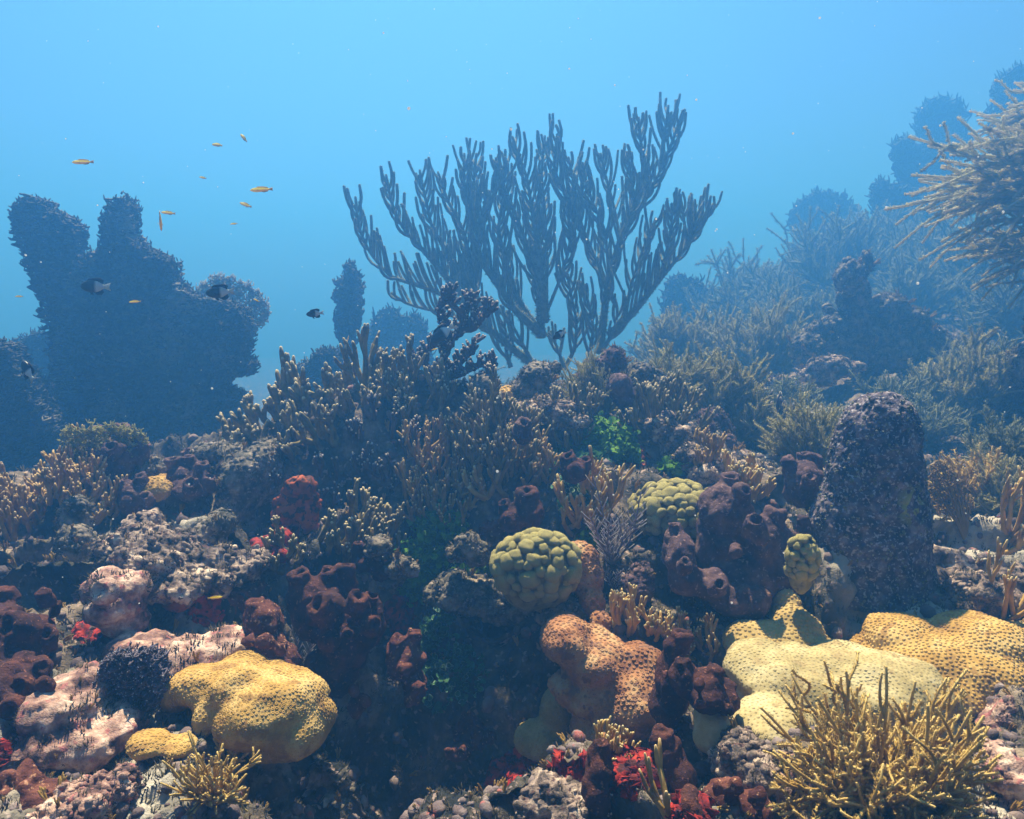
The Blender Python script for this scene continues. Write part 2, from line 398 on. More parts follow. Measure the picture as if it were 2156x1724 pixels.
# ------------------------------------------------------------------ materials of the living things
TIPW = (.64, .52, .32)
M_finger = mat('finger_coral', [(.085,.065,.02),(.18,.135,.045),(.28,.21,.075)], 25, tip=TIPW, tip0=.80, tip1=1.0, bump=.3, bscale=300, transl=.12)
M_finger_tan = mat('tan_finger_coral', [(.20,.105,.03),(.33,.20,.05),(.42,.28,.085)], 25, tip=(.68, .48, .24), tip0=.80, tip1=1.0, bump=.3, bscale=300, transl=.15)
M_finger_gold = mat('golden_finger_coral', [(.30,.16,.04),(.46,.28,.07),(.56,.36,.11)], 25, tip=(.75, .6, .3), tip0=.80, tip1=1.0, bump=.3, bscale=300, transl=.15)
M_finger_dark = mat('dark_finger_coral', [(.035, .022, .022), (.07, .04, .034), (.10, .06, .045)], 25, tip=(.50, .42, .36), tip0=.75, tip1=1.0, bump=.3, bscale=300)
M_fan = mat('sea_fan_dark', [(.02,.022,.022),(.05,.05,.042),(.12,.10,.08)], 22, tip=(.24,.21,.17), tip0=.5, bump=.4, bscale=200, transl=.1)
M_fan_pale = mat('sea_fan_pale', [(.45,.44,.44),(.62,.61,.6)], 14, tip=(.6, .58, .55), tip0=.3, bump=.2, transl=.6)
M_fan_far = mat('sea_fan_far', [(.03, .04, .04), (.06, .07, .06)], 10, bump=.2, transl=.2)
M_fan_tan = mat('sea_fan_tan', [(.28, .18, .07), (.42, .29, .12)], 20, bump=.2, transl=.4)
M_fan_purple = mat('sea_fan_purple', [(.09,.075,.10),(.17,.14,.17)], 40, tip=(.52, .55, .62), tip0=.5, bump=.2, transl=.2)
M_rod = mat('sea_rod', [(.10,.115,.065),(.16,.17,.10),(.22,.225,.14)], 30, tip=(.42,.44,.33), tip0=.4, bump=.4, bscale=260, transl=.22)
M_plume = mat('sea_plume', [(.24,.23,.07),(.36,.34,.12),(.46,.43,.17)], 25, tip=(.52, .45, .28), tip0=.55, tip1=1., bump=.25, bscale=260, transl=.40)
M_plume_gold = mat('sea_plume_gold', [(.34,.20,.045),(.48,.31,.08),(.60,.42,.13)], 25, tip=(.70, .52, .20), tip0=.6, tip1=1., bump=.5, bscale=330, transl=.25)
M_plume_pale = mat('sea_plume_pale', [(.42,.40,.16),(.56,.52,.23)], 25, tip=(.72, .62, .42), tip0=.5, tip1=1., bump=.25, bscale=260, transl=.6)
M_plume_far = mat('sea_plume_far', [(.15,.17,.09),(.24,.26,.13)], 15, tip=(.34, .33, .2), tip0=.5, bump=.2, transl=.4)
M_feather = mat('feather_coral', [(.16, .13, .16), (.25, .20, .23)], 25, tip=(.55, .5, .5), tip0=.5, bump=.2, transl=.3)
M_sponge = mat('brown_sponge', [(.028, .012, .014), (.06, .022, .018), (.12, .04, .024)], 22, bump=1.2, bscale=150, transl=.10, speck=(.25, .10, .06), speck_scale=150, speck_at=.66)
M_sponge_purple = mat('purple_sponge', [(.05,.03,.04),(.10,.055,.06),(.17,.10,.09)], 22, bump=1.2, bscale=150, transl=.10, speck=(.28, .17, .16), speck_scale=130, speck_at=.64)
M_sponge_rust = mat('rust_sponge', [(.045, .014, .012), (.10, .032, .022), (.19, .07, .045)], 22, bump=1.2, bscale=150, transl=.10, speck=(.42, .22, .13), speck_scale=140, speck_at=.64)
M_red = mat('red_sponge', [(.08,.006,.006),(.24,.014,.010),(.48,.04,.016)], 30, speck=(.06,.012,.014), speck_scale=70, speck_at=.56, bump=.6, bscale=180, rough=.7)
M_orange = mat('orange_sponge', [(.14,.03,.012),(.28,.06,.02),(.40,.10,.03)], 20, speck=(.06,.02,.012), speck_scale=60, speck_at=.56, bump=.9, bscale=180)
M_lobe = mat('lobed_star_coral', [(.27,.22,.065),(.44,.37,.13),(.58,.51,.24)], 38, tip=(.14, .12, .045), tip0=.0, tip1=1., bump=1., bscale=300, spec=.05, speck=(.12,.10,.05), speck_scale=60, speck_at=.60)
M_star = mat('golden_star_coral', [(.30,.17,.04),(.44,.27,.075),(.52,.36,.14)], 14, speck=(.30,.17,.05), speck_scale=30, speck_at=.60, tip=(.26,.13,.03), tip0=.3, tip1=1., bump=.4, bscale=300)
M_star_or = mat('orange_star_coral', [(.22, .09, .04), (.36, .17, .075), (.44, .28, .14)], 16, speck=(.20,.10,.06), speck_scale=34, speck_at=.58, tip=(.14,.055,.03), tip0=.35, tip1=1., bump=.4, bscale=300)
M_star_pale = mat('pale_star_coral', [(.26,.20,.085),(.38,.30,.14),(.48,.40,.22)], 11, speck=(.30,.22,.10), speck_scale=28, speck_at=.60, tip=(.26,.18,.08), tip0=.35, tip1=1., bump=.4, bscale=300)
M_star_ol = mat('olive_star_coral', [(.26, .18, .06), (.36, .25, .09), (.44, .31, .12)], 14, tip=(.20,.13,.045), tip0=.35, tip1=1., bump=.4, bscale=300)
M_pillar = mat('encrusted_pillar', [(.020,.020,.034),(.05,.042,.06),(.11,.085,.10),(.22,.17,.18)], 32, bump=1., bscale=110, speck=(.34, .30, .32), speck_scale=150, speck_at=.6, tip=(.30, .30, .08), tip0=.3, tip1=.9)
M_pale = mat('pale_rock', [(.03,.026,.026),(.085,.065,.055),(.20,.145,.12),(.34,.25,.20),(.60,.47,.36)], 26, bump=1., bscale=110, speck=(.10,.055,.05), speck_scale=70, speck_at=.62)
M_pink = mat('pink_rock', [(.05,.03,.03),(.22,.12,.10),(.42,.27,.21),(.66,.49,.39)], 22, bump=1., bscale=120, speck=(.34,.13,.12), speck_scale=60, speck_at=.63)
M_knob = mat('mauve_knob', [(.03,.03,.024),(.085,.075,.058),(.17,.14,.105),(.32,.25,.19)], 30, bump=1., bscale=150, speck=(.26,.21,.19), speck_scale=120, speck_at=.62)
M_algae = mat('green_algae', [(.05,.13,.012),(.11,.26,.02),(.20,.38,.035)], 30, tip=(.30, .42, .07), tip0=.75, tip1=1.3, bump=0, transl=.35)
M_algae_dark = mat('dark_green_algae', [(.02,.065,.03),(.04,.115,.05),(.07,.19,.08)], 30, tip=(.30, .42, .34), tip0=.8, tip1=1.2, bump=0, transl=.25)

# ------------------------------------------------------------------ builders
def patch(c, n, r, k, flat=.6):
    """k root points on the reef within r (m) of c, with directions"""
    a, b, nn = frame(n); out, nr = [], []
    rr = r * np.sqrt(rs.rand(k)); th = rs.uniform(0, 2 * PI, k)
    for x, y in zip(rr * np.cos(th), rr * np.sin(th)):
        o_ = c + a * x + b * y + nn * r * 1.0
        l, m_, i, dd = BVH.ray_cast(Vector(o_), Vector(-nn), r * 2.4)
        if l is None: continue
        m_ = np.array(m_); m_ = m_ if m_ @ nn > 0 else -m_
        out.append(np.array(l)); nr.append(m_)
    return np.array(out).reshape(-1, 3), np.array(nr).reshape(-1, 3)

def curves(p, d, L, K=5, bend=None, wob=.15):
    """p, d: n x 3; L: n; bend: direction the tip turns towards"""
    n = len(p); s = np.linspace(0, 1, K)[None, :, None]
    w_ = rs.normal(size=(n, 3)); w_ -= d * (w_ * d).sum(1, keepdims=True); w_ = nrm(w_)
    L = np.broadcast_to(np.asarray(L, float), (n,))[:, None, None]
    pts = p[:, None] + d[:, None] * s * L + w_[:, None] * (s ** 2) * L * rs.uniform(0, wob, (n, 1, 1))
    w2 = nrm(np.cross(d, w_)); pts = pts + (w2 * rs.normal(size=(n, 1)))[:, None] * np.sin(s * PI * 1.5) * L * wob * .16
    if bend is not None: pts = pts + np.asarray(bend)[..., None, :] * (s ** 2) * L
    return pts

def fingers(roots, dirs, L, r, fork=2, spread=.7, mats=None, knobby=0.):
    """forking stubby branches grown from roots; returns arrays for tubes: list of (pts, radii, tone)"""
    out = []; K = 5
    n = len(roots)
    if n == 0: return out
    L = 1.08 * L * rs.uniform(.65, 1.25, n); r_ = np.full(n, r)
    pts = curves(roots - dirs * r * 1.5, dirs, L, K, UP * .25)
    ta = np.linspace(0, .45 if fork else 1, K)
    out.append((pts, r_[:, None] * np.linspace(1.25, .95, K), np.repeat(ta[None], n, 0) if fork else np.repeat(np.array([[0, .3, .6, .85, 1.]]), n, 0)))
    tip, td = pts[:, -1], nrm(pts[:, -1] - pts[:, -2])
    for lev in range(fork):
        kk = rs.randint(2, 4, len(tip)) if lev == 0 else rs.randint(1, 4, len(tip))
        src = np.repeat(np.arange(len(tip)), kk)
        dd = nrm(td[src] + rs.normal(size=(len(src), 3)) * spread * .42 + UP * .22)
        ll = L.mean() * rs.uniform(.35, .75, len(src)) * (.9 ** lev)
        pts = curves(tip[src] - td[src] * r * .5, dd, ll, K, UP * .25)
        last = lev == fork - 1
        t0 = .45 + .25 * lev / fork
        tn = np.repeat(np.array([[t0, .55, .62, .72, 1.]]) if last else np.linspace(t0, t0 + .2, K)[None], len(src), 0)
        rad = r * (.86 ** (lev + 1)) * np.array([1., .97, .93, .82, .5] if last else [1., .97, .95, .93, .9])
        out.append((pts, np.repeat(rad[None], len(src), 0) * rs.uniform(.85, 1.15, (len(src), 1)), tn))
        tip, td = pts[:, -1], nrm(pts[:, -1] - pts[:, -2])
    return out

def finger_colony(label, px, py, rpx, n, Lpx, thick, m_, fork=2, spread=.7, lean=(0, 0, 0), parts=5, group='branching finger corals on the mound', name='finger_coral', up=.6):
    c, nn = hit_near(px, py); s = M(c[1]); nn = nrm(nn + UP * .5); thick = thick * 1.12
    root = thing(name, label, 'coral', c, group)
    p, d = patch(c, nn, rpx * s, int(n * .55) + 2)
    if len(p) == 0: return root
    d = nrm(d * .6 + UP * up + np.asarray(lean) + rs.normal(size=d.shape) * .28 + nrm(p - c) * .35)
    lab = np.full(len(p), -1); nl = 0; D = np.linalg.norm(p[:, None] - p[None], axis=2) < 1.1 * Lpx * s
    for i in range(len(p)):
        if lab[i] >= 0: continue
        st = [i]; lab[i] = nl
        while st:
            j = st.pop()
            for m2 in np.nonzero(D[j] & (lab < 0))[0]: lab[m2] = nl; st.append(m2)
        nl += 1
    groups = []
    for g_ in range(nl):
        ids = np.nonzero(lab == g_)[0]; ids = ids[np.argsort(p[ids, 0] * 1.0 + p[ids, 1] * .15)]
        groups += np.array_split(ids, max(1, round(parts * len(ids) / len(p))))
    for k in groups:
        mb = MB()
        for pts, rad, tn in fingers(p[k], d[k], Lpx * s, thick * s, fork, spread): mb.tubes(pts, rad, 6, tn, .7)
        o = mb.obj('branch', m_, None, c); o.parent = root; o.location = (0, 0, 0)
    return root

def put(root, o):
    o.parent = root; o.location = (0, 0, 0)
    return o

def bush(label, px, py, n, Lpx, thick, m_, spread=1., lean=(0, 0, 0), droop=0., side=6, sideL=.35, hair=0., parts=4, at=None, name='sea_plume', group='bushy sea plumes on the reef', K=8, curl=.5, hair_len=2.2, wob=.42, bendv=None):
    """a bushy soft coral: stems fanning out of one foot, each with side branchlets and a nap of polyps"""
    if at is None: c, nn = hit(px, py)
    else: c = np.asarray(at, float)
    s = M(c[1]); root = thing(name, label, 'soft coral', c, group)
    L = Lpx * s; r = thick * s
    hold = MB(); hold.tubes(np.array([[c - UP * .03, c + UP * .0, c + UP * .05 * L + UP * .004]]), np.array([[r * 3.2, r * 2.6, r * 1.6]]), 8)
    put(root, hold.obj('holdfast', m_, None, c))
    for k in np.array_split(np.arange(n), parts):
        mb = MB(); m = len(k)
        d = nrm(rs.normal(size=(m, 3)) * np.array([1, .75, .45]) * spread * .75 + UP * .8 + np.asarray(lean))
        bend = rs.normal(size=(m, 3)) * .14 + UP * curl * .45 - UP * droop
        if bendv is not None: bend = rs.normal(size=(m, 3)) * .2 + np.asarray(bendv)
        pts = curves(np.repeat(c[None], m, 0), d, L * rs.uniform(.6, 1.0, m), K, bend, wob)
        mb.tubes(pts, r * np.linspace(1.25, .7, K), 6, np.linspace(0, .9, K)[None].repeat(m, 0))
        allp, alld, allr = [pts], [nrm(np.gradient(pts, axis=1))], [np.full(pts.shape[:2], r)]
        if side:
            src = np.repeat(np.arange(m), side); tt = rs.uniform(.22, .88, len(src)); f = tt * (K - 1); i0 = np.minimum(f.astype(int), K - 2); fr = (f - i0)[:, None]
            b0 = pts[src, i0] * (1 - fr) + pts[src, i0 + 1] * fr; td = nrm(pts[src, i0 + 1] - pts[src, i0])
            out = rs.normal(size=(len(src), 3)); out -= td * (out * td).sum(1, keepdims=True); out = nrm(out)
            d2 = nrm(td * .75 + out * .6 * min(spread, 1.) + UP * .15 - UP * droop * .4)
            p2 = curves(b0, d2, L * sideL * rs.uniform(.5, 1.1, len(src)) * (1.1 - .5 * tt), 6, (UP * .22 * curl - UP * droop * .5) if bendv is None else np.asarray(bendv) * .6, wob * 1.1)
            mb.tubes(p2, r * np.linspace(.85, .6, 6), 5, np.linspace(.25, 1., 6)[None].repeat(len(src), 0))
            allp.append(p2); alld.append(nrm(np.gradient(p2, axis=1))); allr.append(np.full(p2.shape[:2], r * .75))
        if hair:
            for Pp, Dd, Rr in zip(allp, alld, allr):
                nt_, kk = Pp.shape[:2]; seg = np.linalg.norm(np.diff(Pp, axis=1), axis=2).sum(1); cnt = np.maximum(3, (seg * hair).astype(int))
                src = np.repeat(np.arange(nt_), cnt); f = rs.uniform(.08, 1., len(src)) * (kk - 1.001); i0 = f.astype(int); fr = (f - i0)[:, None]
                b0 = Pp[src, i0] * (1 - fr) + Pp[src, i0 + 1] * fr; td = Dd[src, i0]; o_ = rs.normal(size=b0.shape); o_ -= td * (o_ * td).sum(1, keepdims=True); o_ = nrm(o_)
                dr = nrm(o_ + td * .55); mb.inst(HAIR, b0 + o_ * r * .5, dr, np.stack([np.full(len(src), r * .55), np.full(len(src), r * .55), r * hair_len * rs.uniform(.7, 1.3, len(src))], 1))
        put(root, mb.obj('stem_cluster', m_, None, c))
    return root

def inside(poly, pts):
    x, y = pts[:, 0], pts[:, 1]; r = np.zeros(len(pts), bool); n = len(poly)
    for i in range(n):
        x1, y1 = poly[i]; x2, y2 = poly[(i + 1) % n]
        if y1 == y2: continue
        cnd = ((y1 > y) != (y2 > y)) & (x < (x2 - x1) * (y - y1) / (y2 - y1) + x1); r ^= cnd
    return r

def sea_fan(label, poly, y, foot, m_, spacing=5.5, rad=1.6, layers=1, thick=.02, fringe=1., yaw=0., seed=0, name='sea_fan', group='sea fans', curve_=.04, stem_r=6., dot=0., near=False):
    """a fan blade of knotted mesh inside an outline (pixels at distance y), with a stem to its foot on the reef"""
    y = WY(y); poly = np.array(poly, float); pc_ = (poly.min(0) + poly.max(0)) / 2; poly = pc_ + (poly - pc_) * .955; s = M(y); r_ = np.random.RandomState(seed + 11)
    base = P(foot[0], foot[1], y); base = drop(base, 1.2)
    if near:
        base = hit(*foot)[0]; y = base[1]; s = M(y)
    root = thing(name, label, 'sea fan', base, group)
    lo, hi = poly.min(0), poly.max(0); cx = poly.mean(0)
    mb = MB()
    for lay in range(layers):
        gx, gy = np.meshgrid(np.arange(lo[0], hi[0], spacing), np.arange(lo[1], hi[1], spacing * .87)); gx = gx + (np.arange(gx.shape[0]) % 2)[:, None] * spacing / 2
        ok_shape = gx.shape
        pt = np.stack([gx.ravel(), gy.ravel()], 1) + r_.normal(size=(gx.size, 2)) * spacing * .33
        wob2 = np.stack([fbm(np.stack([pt[:, 0] * .045, pt[:, 1] * .045, np.full(len(pt), seed + k_ * 9.1)], 1), 3) for k_ in (0, 1)], 1) * 9; m = inside(poly, pt + wob2).reshape(ok_shape); hole = (fbm(np.stack([pt[:, 0] * .02, pt[:, 1] * .02, np.full(len(pt), seed + lay * 5.)], 1), 2) > .62).reshape(ok_shape); m &= ~hole
        e = np.array([0., thick * (lay - (layers - 1) / 2) * 1.0, 0.])
        p3 = np.stack([P(a, b, y) for a, b in pt])
        off = curve_ * fbm(p3 * 4 + seed, 2) * 2 + yaw * (pt[:, 0] - foot[0]) * s + thick * .4 * r_.normal(size=len(pt))
        p3[:, 1] += off; p3 += e
        g_ = p3.reshape(*ok_shape, 3); A, B = [], []
        for dj, di in ((0, 1), (1, 0), (1, 1), (1, -1)):
            if di >= 0: a, b, ma, mb_ = g_[:ok_shape[0] - dj, :ok_shape[1] - di], g_[dj:, di:], m[:ok_shape[0] - dj, :ok_shape[1] - di], m[dj:, di:]
            else: a, b, ma, mb_ = g_[:-dj, -di:], g_[dj:, :di], m[:-dj, -di:], m[dj:, :di]
            ok = ma & mb_ & (r_.rand(*ma.shape) < (.8 if (dj, di) != (0, 1) else .45)); A.append(a[ok]); B.append(b[ok])
        A, B = np.concatenate(A), np.concatenate(B)
        mid = (A + B) / 2 + r_.normal(size=A.shape) * s * spacing * .12
        mb.tubes(np.stack([A, mid, B], 1), rad * s, 4, np.clip(.35 + 1.1 * fbm(A * 7 + seed, 3), 0, .9)[:, None].repeat(3, 1))
        # little twigs all over and past the edge
        pin = p3[m.ravel()]; k = int(len(pin) * .8 * fringe); j = r_.randint(0, len(pin), k)
        d = nrm(pin[j] - base + np.array([0, 0, .25])) + r_.normal(size=(k, 3)) * np.array([.45, .7, .45]); d = nrm(d)
        mb.tubes(curves(pin[j], d, s * spacing * r_.uniform(.8, 2.2, k), 3), rad * s * np.array([.9, .75, .5]), 4, np.clip(.35 + 1.1 * fbm(pin[j] * 7 + seed, 3), 0, .9)[:, None] * np.array([.8, 1., 1.]))
        if dot:
            j = r_.randint(0, len(pin), int(len(pin) * dot)); dn = nrm(r_.normal(size=(len(j), 3)) + np.array([0, -1.2, .6]))
            mb.inst(NUB, pin[j] + dn * rad * s * .6, dn, rad * s * r_.uniform(.6, 1.1, len(j)), 1.0)
    put(root, mb.obj('fan_blade', m_, None, base))
    # ribs and stem
    st = MB(); up0 = P(*cx, y); tgt = [P(cx[0] + (q_[0] - cx[0]) * .55, cx[1] + (q_[1] - cx[1]) * .55, y) for q_ in poly[::max(1, len(poly) // 7)]]
    f0 = base - UP * .03
    lines = []
    for q_ in tgt:
        mid = f0 * .45 + q_ * .55; mid[0] = f0[0] * .65 + q_[0] * .35
        tt = np.linspace(0, 1, 7)[:, None]; c_ = (1 - tt) ** 2 * f0 + 2 * tt * (1 - tt) * mid + tt ** 2 * q_
        c_[:, 1] += (yaw * (c_[:, 0] - base[0])); lines.append(c_)
    st.tubes(np.array(lines), s * stem_r * np.linspace(1, .3, 7), 6)
    put(root, st.obj('stem', m_, None, base))
    return root

TURF_P, TURF_N = [], []
def lumps(name, label, cat, y, parts, m_, voxel=.006, smooth=5, n_amp=.012, n_scale=14., fine=.003, fine_scale=80., tubes=(), group=None, polyps=None, seed=0, tone_f=None, lift=.25, crust=None):
    """one lumpy body. parts: (px, py, dy, rx, rz[, ry]) in photograph pixels at distance y + dy; tubes: (px, py, dy, r, h, tx, ty, tz)"""
    y = WY(y); pr = []; off = []
    for q in parts:
        yh = float(np.clip(hit(q[0], q[1])[0][1], y - .20, y + .12)) * .75 + y * .25
        ry = q[5] if len(q) > 5 else (q[3] + q[4]) / 2 * M(y)
        yq = yh + q[2] * .5 - ry * lift; off.append((q[0], q[1], yq, ry)); s = M(yq)
        pr.append((P(q[0], q[1], yq), (q[3] * s, ry, q[4] * s)))
    def near(px, py, ty):
        o_ = min(off, key=lambda o_: (o_[0] - px) ** 2 + (o_[1] - py) ** 2); return o_[2] - (o_[3] * .6 if ty <= -.45 else 0)
    tb = [(P(t[0], t[1], near(t[0], t[1], t[6]) + t[2]), nrm(np.array([t[5], t[6], t[7]], float)), t[3] * M(y), t[4] * M(y)) for t in tubes]
    v, n, q, t = blob(pr, voxel, smooth, n_amp, n_scale, fine, fine_scale, tb, seed)
    lo, hi = v.min(0), v.max(0); base = np.array([(lo[0] + hi[0]) / 2, (lo[1] + hi[1]) / 2, lo[2]])
    mb = MB(); tn = np.zeros(len(v)) if tone_f is None else tone_f(v)
    mb.add(v, q, t, tn)
    if polyps:
        kind, sp, sc, hgt = polyps
        view = lambda p, nn: ((p * nn).sum(1) < .25 * np.linalg.norm(p, axis=1))
        p, nn = surf_points(v, n, q, t, sp, 9.0, keep=view)
        z = sp * sc * rs.uniform(.75, 1.15, len(p))
        mb.inst(kind, p, nn, np.stack([z, z, z * hgt], 1))
    if crust:
        p, nn = surf_points(v, n, q, t, crust, keep=lambda p, nn: ((p * nn).sum(1) < .3 * np.linalg.norm(p, axis=1)) & (noise(p * 18 + seed) > -.28))
        for j in range(4): mb.inst(ROCKT[j], p[j::4] - nn[j::4] * crust * .12, nn[j::4] + rs.normal(size=nn[j::4].shape) * .3, crust * rs.uniform(.22, .85, len(p[j::4])))
    if cat == 'rock':
        p, nn = surf_points(v, n, q, t, .011, keep=lambda p, nn: (nn[:, 2] > -.1) & (noise(p * 11) > -.1)); TURF_P.append(p); TURF_N.append(nn)
    o = mb.obj(name, m_, None, base); tag(o, label, cat, group)
    return o
def crust(name, label, cat, px, py, rpx, m_, thick=.008, seed=0, ragged=.7, tone_f=None, group=None):
    """a thin ragged sheet grown over the reef"""
    c, nn = hit_near(px, py, 3.); R = rpx * M(c[1]); nn = nrm(nn + UP * .25 + np.array([0, -.15, 0])); a, b, nn = frame(nn); K = 90
    gx, gy = np.meshgrid(np.linspace(-1.25, 1.25, K), np.linspace(-1.25, 1.25, K)); Pt = np.zeros((K, K, 3)); N = np.zeros((K, K, 3)); ok = np.zeros((K, K), bool)
    for i in range(K):
        for j in range(K):
            o_ = c + (a * gx[i, j] + b * gy[i, j]) * R + nn * R * .9
            l, m2, _, _ = BVH.ray_cast(Vector(o_), Vector(-nn), R * 2.2)
            if l is not None: Pt[i, j] = l; N[i, j] = m2; ok[i, j] = True
    N = np.where((N @ nn)[..., None] < 0, -N, N); rr = np.hypot(gx, gy)
    hgt = 1 - rr ** 2 + ragged * fbm(np.stack([gx * 2.2, gy * 2.2, np.full_like(gx, seed * 3.7)], -1), 3) * 1.3
    for _ in range(6):
        B = Pt.copy(); B[1:-1, 1:-1] = (Pt[:-2, 1:-1] + Pt[2:, 1:-1] + Pt[1:-1, :-2] + Pt[1:-1, 2:]) / 4; Pt = np.where(ok[..., None] & (np.linalg.norm(B - Pt, axis=-1, keepdims=True) < .03), B, Pt)
    hh = np.clip(hgt * 2.2, -.25, 1) * thick * (1 + .25 * fbm(Pt * 40, 2)); keep = ok & (hgt > -.15)
    V = Pt + N * hh[..., None]; ix = np.arange(K * K).reshape(K, K); q = np.stack([ix[:-1, :-1], ix[:-1, 1:], ix[1:, 1:], ix[1:, :-1]], -1)
    q = q[keep[:-1, :-1] & keep[:-1, 1:] & keep[1:, 1:] & keep[1:, :-1]]; used = np.unique(q); mp = np.zeros(K * K, int); mp[used] = np.arange(len(used))
    mb = MB(); mb.add(V.reshape(-1, 3)[used], mp[q]); o = mb.obj(name, m_, None, c); tag(o, label, cat, group); return o
# crater tone is dark inside: flip so that 1 = pit
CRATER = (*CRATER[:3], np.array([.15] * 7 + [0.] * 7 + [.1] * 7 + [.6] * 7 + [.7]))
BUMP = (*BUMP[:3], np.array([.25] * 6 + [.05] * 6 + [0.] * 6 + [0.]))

# ================================================================== the big sea rod in the middle
def zc(X, Y): return 718.7 + X * .3968, 178.3 + (1500 + (Y - 1500) * .98) * .3968
def sea_rod():
    y0 = WY(3.15)
    br = [  # traced main branches (zoomed pixels), depth offset, branchlet length
     [(1040,1500),(1000,1470),(800,1310),(700,1180),(480,1080),(260,1010),(150,880),(90,740),(75,575)],
     [(700,1260),(560,1210),(430,1180),(330,1150),(265,1095)],
     [(760,1290),(690,1160),(530,980),(420,850),(320,740),(262,600),(237,455)],
     [(740,1270),(700,1120),(640,980),(560,880),(480,740),(440,560),(415,430)],
     [(760,1290),(705,1100),(690,950),(640,740),(560,590),(512,440)],
     [(705,1100),(720,900),(715,700),(650,520),(652,340)],
     [(720,900),(735,700),(700,520),(716,340)],
     [(1060,1320),(920,1190),(820,1040),(740,930),(715,760),(780,560),(850,470),(800,370)],
     [(1060,1330),(930,1130),(880,960),(830,760),(860,560),(868,360)],
     [(1060,1340),(1050,1100),(990,850),(920,650),(850,500),(840,420)],
     [(1080,1250),(1060,1000),(1020,700),(985,470),(930,330),(908,250)],
     [(1090,1200),(1090,900),(1080,650),(1060,450),(1080,245)],
     [(1090,1200),(1165,1010),(1215,840),(1200,600),(1125,420),(1145,235)],
     [(1215,840),(1245,640),(1230,480),(1205,360)],
     [(1370,1420),(1400,1150),(1420,1000),(1480,800),(1600,620),(1690,440),(1760,270),(1812,105)],
     [(1600,620),(1630,450),(1590,300),(1577,145)],
     [(1690,440),(1700,300),(1725,180),(1735,80)],
     [(1410,1080),(1345,900),(1270,720),(1250,570)],
     [(1420,1000),(1400,760),(1330,600),(1290,470),(1280,390)],
     [(1480,800),(1440,600),(1400,460),(1375,340)],
     [(1480,800),(1560,600),(1530,440),(1515,330)],
     [(1420,1330),(1560,1190),(1690,1020),(1840,840),(1930,700),(1972,612)],
     [(1500,1240),(1540,1040),(1600,860),(1670,690)],
     [(1690,1020),(1730,850),(1755,740),(1752,610)],
     [(1840,840),(1820,720),(1800,580)],
     [(1840,840),(1880,720),(1876,590)],
     [(1180,1510),(1240,1400),(1250,1250),(1215,1100),(1200,990)],
     [(1180,1510),(1150,1400),(1120,1330),(1100,1310)],
     [(1300,1500),(1340,1300),(1310,1130),(1260,1060)],
     [(1390,1400),(1450,1300),(1470,1180),(1450,1120)],
     [(900,1500),(870,1420),(880,1300),(810,1190)],
     [(1000,1450),(940,1330),(890,1240),(870,1210)],
    ]
    base = drop(P(*zc(1060, 1480), y0), 1.0); base[2] -= .02
    root = thing('sea_rod', 'large grey green sea rod with many upright candelabra branches standing behind the mound', 'soft coral', base)
    s = M(y0); r0 = 8.0 * .3968 * s
    r_ = np.random.RandomState(12)
    for bi, b in enumerate(br):
        mb = MB(); dz = .08 * math.sin(bi * 2.4)
        c = np.array(b, float); l = np.concatenate([[0], np.cumsum(np.linalg.norm(np.diff(c, axis=0), axis=1))]); tot = l[-1]
        K = max(8, int(tot / 28)); tt = np.linspace(0, tot, K)
        cx = np.interp(tt, l, c[:, 0]); cy = np.interp(tt, l, c[:, 1])
        for _ in range(2): cx[1:-1] = (cx[:-2] + 2 * cx[1:-1] + cx[2:]) / 4; cy[1:-1] = (cy[:-2] + 2 * cy[1:-1] + cy[2:]) / 4
        main = np.stack([P(*zc(a, e), y0 + dz * min(1, k / 5) ) for k, (a, e) in enumerate(zip(cx, cy))])
        trunk = 3.0 if (b[0][1] > 1200 and tot > 800) else (1.6 if b[0][1] > 1200 else 1.15)
        mr = r0 * np.clip(np.linspace(trunk, .1, K), .95, None); mr[-1] *= .75
        Ps, Rs = [(main[None], mr[None])], []
        # branchlets
        n = int(tot / 28); pts = []
        for k in range(n):
            t = tot * (.16 + .80 * (k + r_.rand()) / n) if tot > 400 else tot * (.1 + .85 * r_.rand())
            p2 = np.array([np.interp(t, tt, cx), np.interp(t, tt, cy)]); q2 = np.array([np.interp(t + 15, tt, cx), np.interp(t + 15, tt, cy)])
            dr = q2 - p2; dr = dr / max(1e-6, np.hypot(*dr)); L = r_.uniform(100, 270) * (1.05 - .35 * t / tot)
            if t + L * .8 > tot * 1.12: L *= .6
            sd = (1 if k % 2 else -1); nrm2 = np.array([-dr[1], dr[0]]) * sd
            if abs(dr[0]) > .5 and nrm2[1] > 0 and r_.rand() < .8: nrm2 = -nrm2
            d0 = dr * .75 + nrm2 * .55; d0 /= np.hypot(*d0); up2 = np.array([r_.normal() * .16 + .25 * np.sign(dr[0]) * min(1, abs(dr[0])), -1.])
            q = [p2]; cur = d0.copy(); dep = [0]; dd = r_.normal() * .045
            for j in range(6):
                f = min(1, .12 + j * .22); v_ = cur * (1 - f) + up2 * f; v_ /= np.hypot(*v_); q.append(q[-1] + v_ * L / 6); dep.append(dd * min(1, (j + 1) / 3))
            pts.append([P(*zc(*e), y0 + dz + g_) for e, g_ in zip(q, dep)])
        pts = np.array(pts); rr = r0 * r_.uniform(.82, 1.05, n)[:, None] * np.array([1.05, 1., 1., .98, .97, .94, .84])
        Ps.append((pts, rr))
